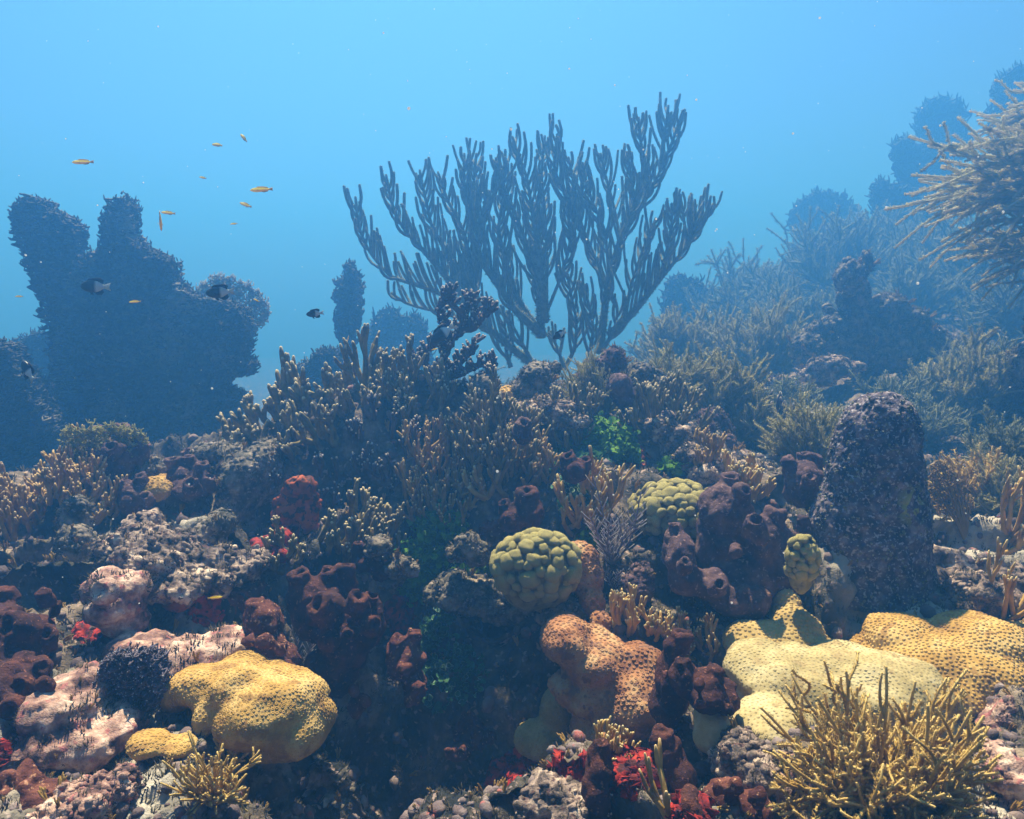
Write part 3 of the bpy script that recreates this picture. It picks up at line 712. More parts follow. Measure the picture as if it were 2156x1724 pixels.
        for pt, rd in Ps:
            mb.tubes(pt, rd, 7, np.zeros(pt.shape[:2]), .7)
            nt_, kk = pt.shape[:2]; seg = np.linalg.norm(np.diff(pt, axis=1), axis=2).sum(1); cnt = np.maximum(10, (seg * 1100).astype(int))
            src = np.repeat(np.arange(nt_), cnt); f = r_.rand(len(src)) * (kk - 1.001); i0 = f.astype(int); fr = (f - i0)[:, None]
            b0 = pt[src, i0] * (1 - fr) + pt[src, i0 + 1] * fr; td = nrm(pt[src, i0 + 1] - pt[src, i0]); o_ = r_.normal(size=b0.shape); o_ -= td * (o_ * td).sum(1, keepdims=True); o_ = nrm(o_)
            rad = rd[src, i0]; mb.inst(HAIR, b0 + o_ * rad[:, None] * .9, nrm(o_ + td * .4), np.stack([rad * .24, rad * .24, rad * .7], 1))
        put(root, mb.obj('branch', M_rod, None, base))
sea_rod()

# ================================================================== sea fans
def h1(*pts): return [(x * .5, y * .5) for x, y in pts]
G1 = 'dark sea fans beyond the mound'
sea_fan('big dark ragged sea fan with two tall horns rising behind the left reef', h1((230,2000),(235,1560),(230,1440),(190,1340),(182,1230),(165,1130),(142,1090),(102,980),(98,880),(108,825),(140,800),(200,828),(225,878),(262,880),(308,905),(328,950),(320,1040),(345,1112),(362,1058),(430,1040),(450,930),(468,850),(478,812),(500,835),(538,795),(578,865),(582,945),(605,1005),(660,1040),(742,1085),(750,1110),(742,1145),(775,1195),(830,1240),(960,1260),(1035,1290),(1068,1370),(1065,1440),(1050,1500),(1088,1530),(1085,1585),(1000,1600),(962,1620),(1030,1675),(1015,1760),(1040,2000)), 3.0, (300,960), M_fan, 4.6, 1.9, 3, .055, 1.3, .08, 1, group=None)
sea_fan('pale lacy sea fan edge glowing beside the big dark ragged fan', h1((800,1230),(822,1185),(880,1148),(980,1156),(1060,1195),(1125,1260),(1148,1320),(1130,1360),(1090,1412),(1030,1420),(930,1420),(830,1340)), 3.14, (430,960), M_fan_pale, 4.6, 1.2, 1, .02, 1.8, .05, 2, group=None, stem_r=2.5)
sea_fan('dark sea fan cut off at the left frame edge', [(-60,1060),(-60,700),(0,712),(24,722),(40,755),(62,775),(88,815),(108,860),(140,900),(160,1060)], 2.75, (20,980), M_fan, 5, 2.0, 3, .05, 1.5, 0, 3, group=None)
sea_fan('hazy pale sea fan standing behind the damselfish at left edge', [(22,720),(50,700),(95,690),(118,720),(125,800),(135,900),(100,900),(60,800)], 3.5, (90,940), M_fan_far, 6, 1.5, 2, .05, 1.3, 0, 4, group=None)
sea_fan('tall narrow dark sea fan alone in blue water left of the sea rod', [(705,700),(700,640),(704,600),(722,572),(733,545),(748,545),(756,575),(764,620),(762,665),(752,700),(748,760),(725,770)], 3.6, (738,830), M_fan, 5.5, 1.9, 3, .05, 1.4, 0, 5, group=None)
sea_fan('low dark rounded sea fan peeking over the crest left of the tall narrow fan', [(612,830),(615,770),(640,760),(665,735),(700,728),(740,742),(752,780),(760,850),(700,870)], 3.3, (690,880), M_fan, 5.5, 1.9, 3, .05, 1.3, 0, 6, group=None)
for i, (pl, y_, ft, lb) in enumerate((
  ([(770,780),(765,690),(790,655),(818,640),(850,662),(880,655),(905,690),(920,780)], 4.3, (840,830), 'hazy broad sea fan low behind the left arm of the sea rod'),
  ([(1392,690),(1388,630),(1402,590),(1432,570),(1470,585),(1502,620),(1512,670),(1500,720),(1440,740)], 4.9, (1460,760), 'round hazy sea fan right of the sea rod below the plumes'),
  ([(1655,480),(1662,440),(1690,410),(1730,396),(1775,402),(1806,430),(1815,470),(1800,510),(1700,520)], 6.2, (1740,600), 'faint dome shaped sea fan on the far slope at mid right'),
  ([(1925,290),(1925,240),(1945,212),(1985,202),(2018,215),(2035,250),(2040,290),(2055,330),(1980,350)], 5.9, (2000,520), 'topmost round hazy sea fan of the far right slope'),
  ([(1872,330),(1870,300),(1890,282),(1925,284),(1950,310),(2010,330),(2060,380),(2050,470),(1900,470),(1890,400)], 5.8, (1960,540), 'hazy sea fan just below the topmost round one on the far slope'),
  ([(1828,420),(1835,380),(1862,372),(1890,388),(1950,400),(2000,470),(1990,540),(1850,540)], 5.6, (1910,570), 'squarish hazy sea fan at the foot of the far right slope'),
  ([(2080,260),(2085,190),(2105,150),(2140,130),(2200,140),(2230,250),(2200,400),(2100,380)], 5.4, (2160,480), 'dark hazy sea fan at top right behind the pale tentacled plume'),
  ([(1905,830),(1908,775),(1925,752),(1955,750),(1990,775),(2010,830),(1990,880),(1925,890)], 3.3, (1950,900), 'olive sea fan standing behind the stone pillar at right'),
  ([(2060,760),(2065,690),(2090,665),(2140,660),(2200,690),(2200,820),(2100,830)], 4.2, (2120,840), 'hazy blue sea fan near the right frame edge above the bushy plume'),
  ([(1980,690),(1990,600),(2040,560),(2100,575),(2140,640),(2130,700)], 4.8, (2060,720), 'hazy dark sea fan under the pale tentacled plume at right'),
  ([(2055,640),(2050,540),(2090,500),(2150,480),(2220,520),(2220,640)], 5.0, (2150,680), 'hazy sea fan hidden low behind the pale plume at right edge'),
)):
    sea_fan(lb, pl, y_, ft, M_fan_far, 6.5, 2.1, 2, .10, 1.2, 0, 20 + i, group=G1)
sea_fan('tan sea fan with fine mesh leaning out beside the stone pillar', [(1945,1060),(1948,975),(1965,962),(2000,968),(2028,990),(2060,1040),(2075,1060),(2060,1085),(2040,1110),(2010,1095),(1975,1080)], 1.95, (2035,1120), M_fan_tan, 6, 1.1, 1, .02, .8, .1, 40, group=None, stem_r=4, near=True)
sea_fan('dark purple sea fan with pale dots on the pink rock at lower left', [(232,1508),(212,1470),(205,1420),(212,1385),(240,1372),(262,1362),(290,1368),(322,1362),(345,1382),(356,1410),(352,1445),(345,1480),(335,1505),(300,1512),(270,1502)], 1.03, (285,1515), M_fan_purple, 5.2, 2.0, 2, .018, 1.0, .1, 41, group=None, dot=1.4, curve_=.01, near=True, stem_r=3)
sea_fan('small grey lacy sea fan behind the dark tube sponge on the left reef', [(125,930),(128,905),(150,892),(185,900),(190,880),(200,895),(240,892),(275,900),(300,915),(300,940),(280,965),(220,985),(170,985),(140,960)], 2.08, (210,1000), M_plume_pale, 5, 1.2, 1, .02, 1.4, .1, 42, group=None, near=True, stem_r=3)

# ================================================================== bushy plumes
G2 = 'bushy sea plumes on the reef'
bush('golden brown bushy plume filling the lower right corner', 1845, 1700, 110, 250, 4.6, M_plume_gold, 1.9, (-.05,-.12,-.15), 0., 7, .42, 1100, 6, K=14, wob=.65, curl=.9, hair_len=1.5, group=None)
bush('upper small pale plume at the top of the right edge', 2170, 320, 30, 190, 3.2, M_plume_pale, .8, (-.45,0,.3), 0., 5, .55, 500, 2, at=P(2225, 300, WY(3.1)), hair_len=1.3, wob=.5, K=14, bendv=(-.15,0,-.4), group=None)
bush('lower pale plume hanging beneath the long tentacled one at right', 2170, 560, 30, 200, 3.2, M_plume_pale, .8, (-.5,0,.15), 0., 5, .55, 500, 2, at=P(2235, 570, WY(2.9)), hair_len=1.3, wob=.5, K=14, bendv=(-.2,0,-.3), group=None)
bush('small tan bushy plume under the golden coral at lower left', 455, 1690, 30, 120, 3.4, M_plume_gold, .9, (-.1,-.2,.2), 0., 5, .4, 900, 3, hair_len=1., group=None)
bush('sparse tan tuft just above the small bushy plume at lower left', 488, 1622, 12, 70, 3.2, M_plume_gold, .8, (.1,-.1,.3), 0., 3, .4, 800, 2, hair_len=1., group=None)
bush('pale swaying plume of long curved tentacles at the upper right edge', 2170, 520, 60, 300, 3.6, M_plume_pale, .75, (-.55,0,.35), 0., 5, .55, 700, 5, at=P(2245, 470, WY(2.8)), hair_len=1.3, wob=.5, K=14, bendv=(-.25,0,-.45), group=None)
for i, (px, py, n, L, th, m_, lean, lb) in enumerate((
  (1450,800,46,120,2.3,M_plume,(-.45,0,.1),'wind swept yellowish plume with tips streaming left on the crest'),
  (1590,800,46,115,2.3,M_plume,(0,0,.1),'round fluffy plume right of the wind swept one'),
  (1420,850,22,95,2.3,M_plume,(0,0,.3),'upright plume below the wind swept one on the crest'),
  (1510,890,26,120,2.6,M_plume,(.15,0,.2),'tall thick armed plume on the right end of the crest'),
  (1560,930,22,100,2.6,M_plume,(.2,0,.1),'short thick armed plume hanging over the pale sand'),
  (1255,880,36,100,1.8,M_plume,(-.2,0,.2),'grey green spiky plume between the crest knobs'),
  (1705,985,34,120,2.6,M_plume,(-.1,0,.2),'fluffy plume just left of the stone pillar'),
  (2030,900,34,135,3.2,M_plume,(-.35,0,.15),'bright yellowish plume right of the stone pillar top'),
  (2110,1000,20,110,2.6,M_plume_far,(.1,0,.2),'dim plume at the right frame edge behind the pillar'),
  (2130,1090,26,110,2.4,M_plume,(-.3,0,.1),'spiky tan plume over the pale ground at right edge'),
  (1830,800,18,80,2.6,M_plume_far,(.1,0,.2),'small pale plume at the foot of the far pinnacle'),
  (2060,1060,12,90,3.4,M_plume_gold,(.2,0,.1),'orange fingered plume between the tan fan and the right edge'),
)):
    bush(lb, px, py, int(n * 1.4), L * 1.05, th * .75, m_, 1.1, lean, 0., 11, .5, 1100, 3, group=G2, curl=.7, hair_len=2.6, wob=.6)
for i, (px, py, n, L, y_, lb) in enumerate((
  (1770,600,60,180,4.7,'big dim plume bush on the slope behind the pinnacle'), (1560,610,46,150,5.0,'dim leaning plume bush left of the big one on the slope'),
  (1640,650,40,120,4.6,'dim low plume in front of the two big slope plumes'), (1880,600,40,150,4.9,'dim plume bush right of the pinnacle'),
  (1990,600,36,150,4.6,'dim plume below the pale tentacled plume'), (1380,720,22,80,4.6,'faint wispy plume just right of the sea rod foot'),
  (1470,640,30,110,5.4,'faint plume at the left foot of the far slope'),(830,740,20,90,4.2,'faint pale plume behind the crest left of the staghorn'),
  (1000,760,26,110,4.0,'faint pale plume seen under the arms of the sea rod'),(2070,640,40,170,4.4,'dim bushy plume at right under the pale tentacles'),
  (2120,760,30,150,4.0,'dim blue plume low at the right frame edge'),
  (1690,560,40,130,5.2,'feathery dim plume left of the big slope plume crown'), (1830,540,40,130,5.4,'feathery dim plume above the pinnacle chimney'), (1930,640,36,120,4.2,'dim plume on the ledge right of the pinnacle chimney'),
  (1720,690,30,100,3.9,'dim tuft left of the pinnacle foot'), (1640,720,34,100,4.0,'dim tuft on the slope above the fluffy round plume'), (1560,700,30,100,4.4,'dim tuft behind the wind swept plume'),
  (1890,820,30,100,2.9,'dim olive plume behind the stone pillar top'), (1960,870,26,100,2.75,'dim olive plume touching the right shoulder of the pillar'), (2060,820,30,120,3.2,'dim olive plume above the bright yellowish one'),
  (1650,890,26,90,2.8,'olive tuft between the pale arched rock and the pillar'), (2100,900,26,110,2.9,'olive plume at right edge above the tan ones'), (1790,860,22,80,2.7,'olive tuft just left of the pillar top'),
)):
    bush(lb, px, py, n, L, 1.9, M_plume_far, 1.15, (0,0,.1), 0., 12, .5, 420, 2, wob=.6, at=drop(P(px, py + L * .35, WY(y_)), 1.5), group='dim plumes in the hazy distance', hair_len=3.0)

# thin feathery corals
def feather(label, px, py, L, n, lean, r=1.2, m_=None):
    c, nn = hit(px, py); s = M(c[1]); root = thing('feather_coral', label, 'soft coral', c, None)
    d = nrm(np.stack([np.linspace(-.55, .55, n), rs.normal(size=n) * .2 - .1, np.ones(n)], 1) + np.asarray(lean))
    p = curves(np.repeat(c[None], n, 0), d, L * s * rs.uniform(.6, 1, n), 8, rs.normal(size=(n, 3)) * .1, .15)
    mb = MB(); mb.tubes(p, r * s * np.linspace(1.3, .7, 8), 5, np.linspace(0, .6, 8)[None].repeat(n, 0)); put(root, mb.obj('stem', m_ or M_feather, None, c))
    mb = MB(); k = 14; src = np.repeat(np.arange(n), k); i0 = np.tile(np.arange(k) * 7 // k, n); fr = np.tile((np.arange(k) * 7 / k) % 1, n)[:, None]
    b0 = p[src, i0] * (1 - fr) + p[src, np.minimum(i0 + 1, 7)] * fr; td = nrm(p[src, np.minimum(i0 + 1, 7)] - p[src, i0]); sd = np.where(np.arange(len(src)) % 2, 1., -1.)[:, None]
    d2 = nrm(td * .9 + np.array([[.7, -.1, 0]]) * sd); mb.tubes(curves(b0, d2, L * s * .16 * rs.uniform(.6, 1.2, len(src)), 4, UP * .2), r * s * np.array([.7, .6, .5, .4]), 4, np.array([.4, .6, .8, 1.])[None].repeat(len(src), 0))
    put(root, mb.obj('branchlet', m_ or M_feather, None, c))
feather('thin grey lilac feather coral standing right of the lobed coral', 1290, 1190, 190, 9, (0, -.1, 0), 1.7)
feather('sparse white lilac twig coral left of the mauve knob pair', 1300, 1250, 80, 6, (-.2, -.3, 0), 1.4)
feather('thin blue grey feather hanging beside the brown sponge at lower left', 640, 1410, 110, 6, (-.1, -.2, 0), 1.5)

# ================================================================== branching finger corals
FC = finger_colony
T = M_finger_tan; Dk = M_finger_dark; N = M_finger; Gd = M_finger_gold
FC('stout pale tipped finger coral on the left shoulder of the mound', 650, 850, 75, 46, 42, 7.0, N, 2, .8)
FC('finger coral fringe along the crest right of the left shoulder', 780, 835, 85, 60, 30, 5.2, N, 2, .9)
FC('lone upright sprig of finger coral above the crest', 770, 805, 16, 5, 46, 5.5, N, 2, .6, parts=1)
FC('finger coral on the crest below the staghorn thicket', 880, 860, 60, 46, 34, 5.0, N, 2, .9)
FC('bare finger coral clump at the far left flank of the mound', 545, 925, 48, 26, 36, 6.5, N, 2, 1., lean=(-.6,-.2,0))
FC('yellowish drooping finger coral on the left flank of the mound', 660, 930, 60, 30, 34, 5.6, N, 2, 1., lean=(-.3,-.4,-.2))
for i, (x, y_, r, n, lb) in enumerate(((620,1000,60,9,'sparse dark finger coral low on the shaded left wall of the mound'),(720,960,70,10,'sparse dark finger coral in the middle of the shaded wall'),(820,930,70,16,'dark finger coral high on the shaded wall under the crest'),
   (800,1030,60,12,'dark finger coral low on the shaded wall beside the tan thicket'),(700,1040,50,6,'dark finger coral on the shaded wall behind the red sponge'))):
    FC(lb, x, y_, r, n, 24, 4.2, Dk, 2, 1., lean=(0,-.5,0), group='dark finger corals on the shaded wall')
FC('white tipped finger coral clump right of the red sponge', 725, 1120, 80, 62, 30, 5.4, N, 2, .8)
FC('white tipped finger coral clump growing over the bright red sponge', 600, 1170, 36, 14, 30, 5.2, N, 2, .8)
FC('finger coral at the right end of the white tipped clump', 810, 1135, 36, 20, 28, 4.6, N, 2, .9)
FC('tan brown finger coral thicket in the middle of the mound', 930, 1000, 85, 90, 32, 3.8, T, 2, 1.)
FC('lower reddish brown finger coral thicket below the tan thicket', 960, 1075, 75, 60, 30, 3.8, T, 2, 1.)
FC('tall grey tan finger coral thicket below the crest saddle', 1060, 955, 72, 80, 46, 4.2, N, 2, .8)
FC('finger coral thicket right of the grey tan one under the crest', 1195, 930, 46, 44, 38, 4.2, N, 2, .9)
FC('tan finger coral between the two thickets and the green algae', 1100, 1010, 65, 60, 34, 4.2, T, 2, .9)
FC('golden star shaped burst of finger coral amid the tan thicket', 1028, 1040, 20, 12, 40, 5.0, Gd, 1, 1., parts=1)
FC('orange gold finger coral left of the lilac feather', 1240, 1075, 42, 44, 40, 4.6, Gd, 2, .6)
FC('finger coral on the crest right of the spiky plume', 1370, 900, 42, 30, 36, 4.4, N, 2, .8)
FC('finger coral at the right end of the crest saddle', 1420, 895, 40, 26, 34, 4.2, N, 2, .8)
FC('big tan finger coral colony on the left frame edge', 70, 1085, 125, 170, 30, 4.6, T, 2, .9, parts=8)
FC('upper tan finger coral colony behind the left frame edge one', 150, 1010, 70, 60, 30, 4.4, T, 2, .9)
FC('tan finger coral around the dark stump at left', 215, 1060, 45, 30, 28, 4.2, T, 2, .9)
FC('little golden finger coral with flat tips below the mauve knobs', 1325, 1310, 34, 26, 30, 4.4, Gd, 2, .6)
FC('little golden finger coral tuft right of the flat tipped one', 1385, 1325, 24, 16, 24, 4.0, Gd, 2, .7)
FC('olive finger coral arching behind the tall brown sponge', 1420, 1355, 40, 26, 26, 4.4, Gd, 2, .9)
FC('dim finger coral right of the tall brown sponge', 1480, 1365, 28, 16, 30, 4.0, T, 2, .8)
FC('yellow brown finger coral between the purple sponges', 1570, 1030, 40, 34, 30, 5.0, Gd, 2, .7)
FC('yellow finger coral at the lower lip of the orange star coral', 1290, 1580, 40, 26, 26, 4.4, Gd, 2, .8, lean=(.3,-.3,0))
FC('olive finger coral beside the green algae on the right shoulder', 1465, 985, 34, 22, 28, 3.8, T, 2, .8)
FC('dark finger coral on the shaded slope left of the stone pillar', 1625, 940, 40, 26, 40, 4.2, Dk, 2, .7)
FC('pale finger coral sprig at the bottom edge below the red sponges', 1408, 1722, 12, 5, 70, 6.0, M_finger_tan, 1, .4, parts=1)
FC('little dark finger coral in the shade at bottom centre', 1290, 1700, 40, 16, 24, 4.0, Dk, 1, .8)
FC('golden finger coral sprig at the right edge above the star coral', 2120, 1310, 30, 10, 60, 4.5, Gd, 2, .8, parts=1)
FC('thin bare finger coral creeping over the pale ground at right edge', 2115, 1140, 34, 8, 60, 5.0, Gd, 2, 1., parts=1)
# tall dark staghorn
def staghorn():
    c = drop(P(935, 800, 2.3)); s = M(2.3); root = thing('staghorn_coral', 'dark tall branching staghorn coral rising in front of the sea rod', 'coral', c)
    br = [[(935,830),(925,790),(940,740),(965,700),(980,660),(985,625)],[(940,745),(915,720),(895,745),(875,750)],[(965,700),(1000,690),(1020,670),(1030,650)],[(950,730),(935,680),(925,650),(935,620)],[(925,790),(900,770),(880,760),(865,770)],
          [(940,800),(985,780),(1010,770),(1040,765)],[(980,665),(955,640),(948,620)],[(985,690),(1000,650),(998,625)],[(925,800),(960,770),(990,745),(1000,720)],[(935,830),(985,820),(1020,795),(1035,780)]]
    for i, b in enumerate(br):
        c_ = np.array(b, float); l = np.concatenate([[0], np.cumsum(np.linalg.norm(np.diff(c_, axis=0), axis=1))]); K = max(6, int(l[-1] / 10)); t = np.linspace(0, l[-1], K)
        dy = .05 * math.sin(i * 1.9)
        pt = np.stack([P(np.interp(a, l, c_[:, 0]) + rs.normal() * 2, np.interp(a, l, c_[:, 1]) + rs.normal() * 2, 2.3 + dy * k / K + rs.normal() * .004) for k, a in enumerate(t)])
        mb = MB(); mb.tubes(pt[None], (s * np.linspace(9, 4.5, K))[None], 7, np.linspace(0, .7, K)[None])
        k = max(5, int(l[-1] * .26)); i0 = rs.randint(1, K, k); d = nrm(rs.normal(size=(k, 3)) * np.array([1, .8, .6]) + UP * .7)
        for pts, rad, tn in fingers(pt[i0], d, 17 * s, 4.2 * s, 1, .9): mb.tubes(pts, rad, 6, tn, .7)
        put(root, mb.obj('branch', M_finger_dark, None, c))
staghorn()

# ================================================================== stone pillar
def pillar():
    y = 1.74; s = M(y); c = P(1822, 1215, y)
    prof = [(-30,146),(0,142),(60,136),(120,126),(165,116),(215,104),(270,97),(310,91),(340,84),(365,74),(384,60),(399,42),(408,22),(411,5)]
    zz = np.array([p[0] for p in prof], float); rr = np.array([p[1] for p in prof], float)
    t = np.linspace(0, 1, 150); l = np.concatenate([[0], np.cumsum(np.hypot(np.diff(zz), np.diff(rr)))]); l /= l[-1]
    Z = np.interp(t, l, zz); R = np.interp(t, l, rr); n = 200; a = np.arange(n) * 2 * PI / n
    v = np.stack([R[:, None] * np.cos(a) * 1.0 + (-2 + 14 * t[:, None]), R[:, None] * np.sin(a) * .9, np.repeat(Z[:, None], n, 1)], -1) * s
    nn = nrm(np.stack([np.cos(a)[None].repeat(150, 0), np.sin(a)[None].repeat(150, 0), np.gradient(Z)[:, None].repeat(n, 1) * 0 + np.clip((t[:, None] - .75) * 3, 0, 1.5).repeat(n, 1)], -1))
    d = .012 * fbm(v * 9 + 4, 2) + .006 * fbm(v * 32, 2) - .006 * np.abs(noise(v * 55 + 3)) + .004 * fbm(v * 110, 2) - .009 * np.clip(noise(v * 70 + 40) - .22, 0, 1) * 3
    v = v + nn * d[..., None]; idx = np.arange(150 * n).reshape(150, n); ix2 = np.roll(idx, -1, 1)
    patchy = np.exp(-(((v[..., 0] / s - 45) / 40) ** 2 + ((v[..., 2] / s - 185) / 45) ** 2)) * (v[..., 1] < 0) * (noise(v * 45) > .02)
    mb = MB(); mb.add(v.reshape(-1, 3), np.stack([idx[:-1], ix2[:-1], ix2[1:], idx[1:]], -1).reshape(-1, 4), None, patchy.ravel())
    root = thing('stone_pillar', 'tall rounded dark stone pillar crusted with mauve and olive growth at right', 'rock', c)
    o = mb.obj('column', M_pillar, None, (0, 0, 0)); put(root, o)
    v_, n_ = v.reshape(-1, 3), nn.reshape(-1, 3); k = rs.choice(len(v_), 900, p=(R[:, None].repeat(n, 1) / R.sum() / n).ravel() / (R[:, None].repeat(n, 1) / R.sum() / n).sum())
    m2 = MB(); m2.inst(ROCKT[0], v_[k], n_[k], s * rs.uniform(1.2, 4.2, len(k)), 1.0); m2.inst(ROCKT[1], v_[k[::2]] + rs.normal(size=(len(k[::2]), 3)) * .004, n_[k[::2]], s * rs.uniform(1., 3.5, len(k[::2])))
    o = m2.obj('crust', M_pillar, None, (0, 0, 0)); put(root, o); o['kind'] = 'stuff'
pillar()

# ================================================================== lumpy bodies
L_ = lumps
# star corals -------------------------------------------------------
L_('star_coral', 'golden yellow dimpled star coral with a hooked lobe at lower left', 'coral', 1.16,
   [(560,1480,.05,125,72,.11),(628,1520,.03,72,62,.08),(500,1432,.06,80,48,.08),(425,1440,.02,62,42,.06),(378,1455,.0,36,34,.04),(425,1515,-.02,27,48,.035),(375,1572,-.06,46,22,.035),(315,1566,-.08,44,25,.04),(590,1540,.08,95,50,.08)],
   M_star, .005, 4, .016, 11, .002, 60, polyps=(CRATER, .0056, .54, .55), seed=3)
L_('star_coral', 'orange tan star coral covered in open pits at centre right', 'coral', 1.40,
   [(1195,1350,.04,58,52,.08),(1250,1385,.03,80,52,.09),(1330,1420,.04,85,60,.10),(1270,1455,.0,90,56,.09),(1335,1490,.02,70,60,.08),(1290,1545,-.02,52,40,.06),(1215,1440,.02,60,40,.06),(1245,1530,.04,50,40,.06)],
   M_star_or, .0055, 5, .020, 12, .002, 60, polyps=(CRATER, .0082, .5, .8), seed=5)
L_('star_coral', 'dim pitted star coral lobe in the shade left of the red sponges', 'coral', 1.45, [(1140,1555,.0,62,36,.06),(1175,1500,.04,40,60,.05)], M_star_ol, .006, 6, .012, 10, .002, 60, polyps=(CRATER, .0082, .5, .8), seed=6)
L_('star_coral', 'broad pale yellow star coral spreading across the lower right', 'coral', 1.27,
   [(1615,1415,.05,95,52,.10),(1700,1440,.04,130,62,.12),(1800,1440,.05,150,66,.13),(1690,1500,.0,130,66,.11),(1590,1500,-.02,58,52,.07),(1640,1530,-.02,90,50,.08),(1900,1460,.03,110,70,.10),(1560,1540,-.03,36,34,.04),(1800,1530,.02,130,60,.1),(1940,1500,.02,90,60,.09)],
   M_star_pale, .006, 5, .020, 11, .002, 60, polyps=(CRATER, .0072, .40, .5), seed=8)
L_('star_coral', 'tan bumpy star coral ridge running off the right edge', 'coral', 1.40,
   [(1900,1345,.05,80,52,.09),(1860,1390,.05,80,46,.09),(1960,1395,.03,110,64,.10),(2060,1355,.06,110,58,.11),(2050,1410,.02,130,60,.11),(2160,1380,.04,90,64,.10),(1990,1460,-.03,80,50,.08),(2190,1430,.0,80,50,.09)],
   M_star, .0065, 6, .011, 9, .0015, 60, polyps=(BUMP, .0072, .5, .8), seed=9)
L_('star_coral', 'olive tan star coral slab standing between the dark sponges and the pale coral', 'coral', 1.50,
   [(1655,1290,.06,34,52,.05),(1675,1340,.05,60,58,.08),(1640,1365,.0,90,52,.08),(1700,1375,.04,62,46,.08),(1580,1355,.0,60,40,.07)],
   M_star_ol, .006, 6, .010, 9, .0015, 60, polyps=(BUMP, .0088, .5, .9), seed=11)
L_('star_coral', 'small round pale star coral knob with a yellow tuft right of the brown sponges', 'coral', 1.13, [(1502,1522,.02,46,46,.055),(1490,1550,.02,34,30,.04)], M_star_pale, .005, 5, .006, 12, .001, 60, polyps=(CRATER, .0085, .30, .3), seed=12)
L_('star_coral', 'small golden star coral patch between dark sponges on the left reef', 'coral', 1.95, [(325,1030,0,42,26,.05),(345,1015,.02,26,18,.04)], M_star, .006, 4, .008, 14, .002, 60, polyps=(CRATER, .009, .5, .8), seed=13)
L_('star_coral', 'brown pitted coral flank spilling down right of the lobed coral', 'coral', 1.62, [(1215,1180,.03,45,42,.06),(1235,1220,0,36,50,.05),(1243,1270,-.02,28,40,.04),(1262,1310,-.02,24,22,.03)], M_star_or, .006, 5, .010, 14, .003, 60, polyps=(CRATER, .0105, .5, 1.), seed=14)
L_('star_coral', 'mustard yellow crust at the foot of the crest boulder', 'coral', 2.28, [(1075,828,-.02,42,16,.05),(1100,822,0,30,14,.04)], M_star, .007, 3, .012, 20, .004, 70, polyps=(BUMP, .010, .55, .9), seed=15)

# lobed corals --------------------------------------------------------
def lobed(label, px, py, y, rx, rz, n, lr, seed, front=.55, m_=M_lobe, ry=None):
    s = M(y); c = P(px, py, y); r_ = np.random.RandomState(seed); ry = (ry or rx * .8)
    v, nn, q, t = blob([(c * 0, (rx * s * .9, ry * s * .9, rz * s * .9)), (np.array([0, .3 * ry * s, -.5 * rz * s]), (rx * s * .85, ry * s * .8, rz * s * .8))], .007, 5, .008, 14, .003, 60, (), seed)
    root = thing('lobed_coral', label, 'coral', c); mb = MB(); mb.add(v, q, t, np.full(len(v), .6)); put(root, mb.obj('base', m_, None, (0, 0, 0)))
    pro = []
    for k in range(4):
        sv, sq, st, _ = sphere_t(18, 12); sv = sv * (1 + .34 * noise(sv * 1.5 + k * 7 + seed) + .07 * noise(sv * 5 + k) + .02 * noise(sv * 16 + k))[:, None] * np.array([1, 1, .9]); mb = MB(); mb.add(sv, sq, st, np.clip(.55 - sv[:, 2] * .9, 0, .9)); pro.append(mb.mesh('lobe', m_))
    pts = []
    for _ in range(6000):
        d = r_.normal(size=3); d /= np.linalg.norm(d)
        if d[2] < -front or d[1] > .55: continue
        if all(np.linalg.norm((d - e[0]) * np.array([rx, ry, rz])) > lr * .70 * (e[1] + 1) * 1.0 for e in pts): pts.append((d, r_.uniform(.55, 1.35)))
        if len(pts) >= n: break
    for d, z in pts:
        o = bpy.data.objects.new('lobe', pro[r_.randint(4)]); COL.objects.link(o); o.parent = root
        o.location = tuple(d * np.array([rx, ry, rz]) * s * .92); o.rotation_mode = 'QUATERNION'; o.rotation_quaternion = Vector(d).to_track_quat('Z', 'Y') @ Matrix.Rotation(r_.uniform(0, 6), 3, 'Z').to_quaternion()
        o.scale = (lr * s * z * r_.uniform(1., 1.4), lr * s * z * 1.1, lr * s * z * .85)
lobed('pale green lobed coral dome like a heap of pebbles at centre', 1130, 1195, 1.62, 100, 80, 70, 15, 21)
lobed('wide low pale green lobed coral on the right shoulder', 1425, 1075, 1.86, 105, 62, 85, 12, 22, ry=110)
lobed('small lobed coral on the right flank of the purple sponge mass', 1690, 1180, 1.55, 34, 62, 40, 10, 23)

# sponges ------------------------------------------------------------
F = (0, -.5, .8)
def spg(label, y, parts, tubes, m_=M_sponge, seed=0, group=None, voxel=.0055, name='tube_sponge'):
    return L_(name, label, 'sponge', y, parts, m_, voxel, 2, .012, 24, .004, 80, tubes, group, seed=seed)
spg('large brown tube sponge cluster with open mouths left of the dark hollow', 1.44,
    [(680,1290,.04,70,66,.06),(730,1350,.02,60,70,.06),(770,1310,.0,46,60,.05),(650,1260,.04,46,50,.05),(700,1410,.02,60,60,.05)],
    [(640,1235,.0,27,34,-.2,-.2,1),(690,1232,.02,24,34,0,-.1,1),(725,1232,.03,22,46,.1,0,1),(690,1285,-.05,30,34,-.5,-.7,.7),(755,1275,-.03,22,30,.1,-.5,1),(775,1290,-.01,20,44,.3,-.2,1),(780,1320,-.04,20,26,.4,-.8,.5),(735,1330,-.07,16,24,.1,-1,.2),(700,1350,-.06,18,20,-.3,-1,.2),(665,1300,-.04,18,20,-.6,-.8,.2)], M_sponge, 31)
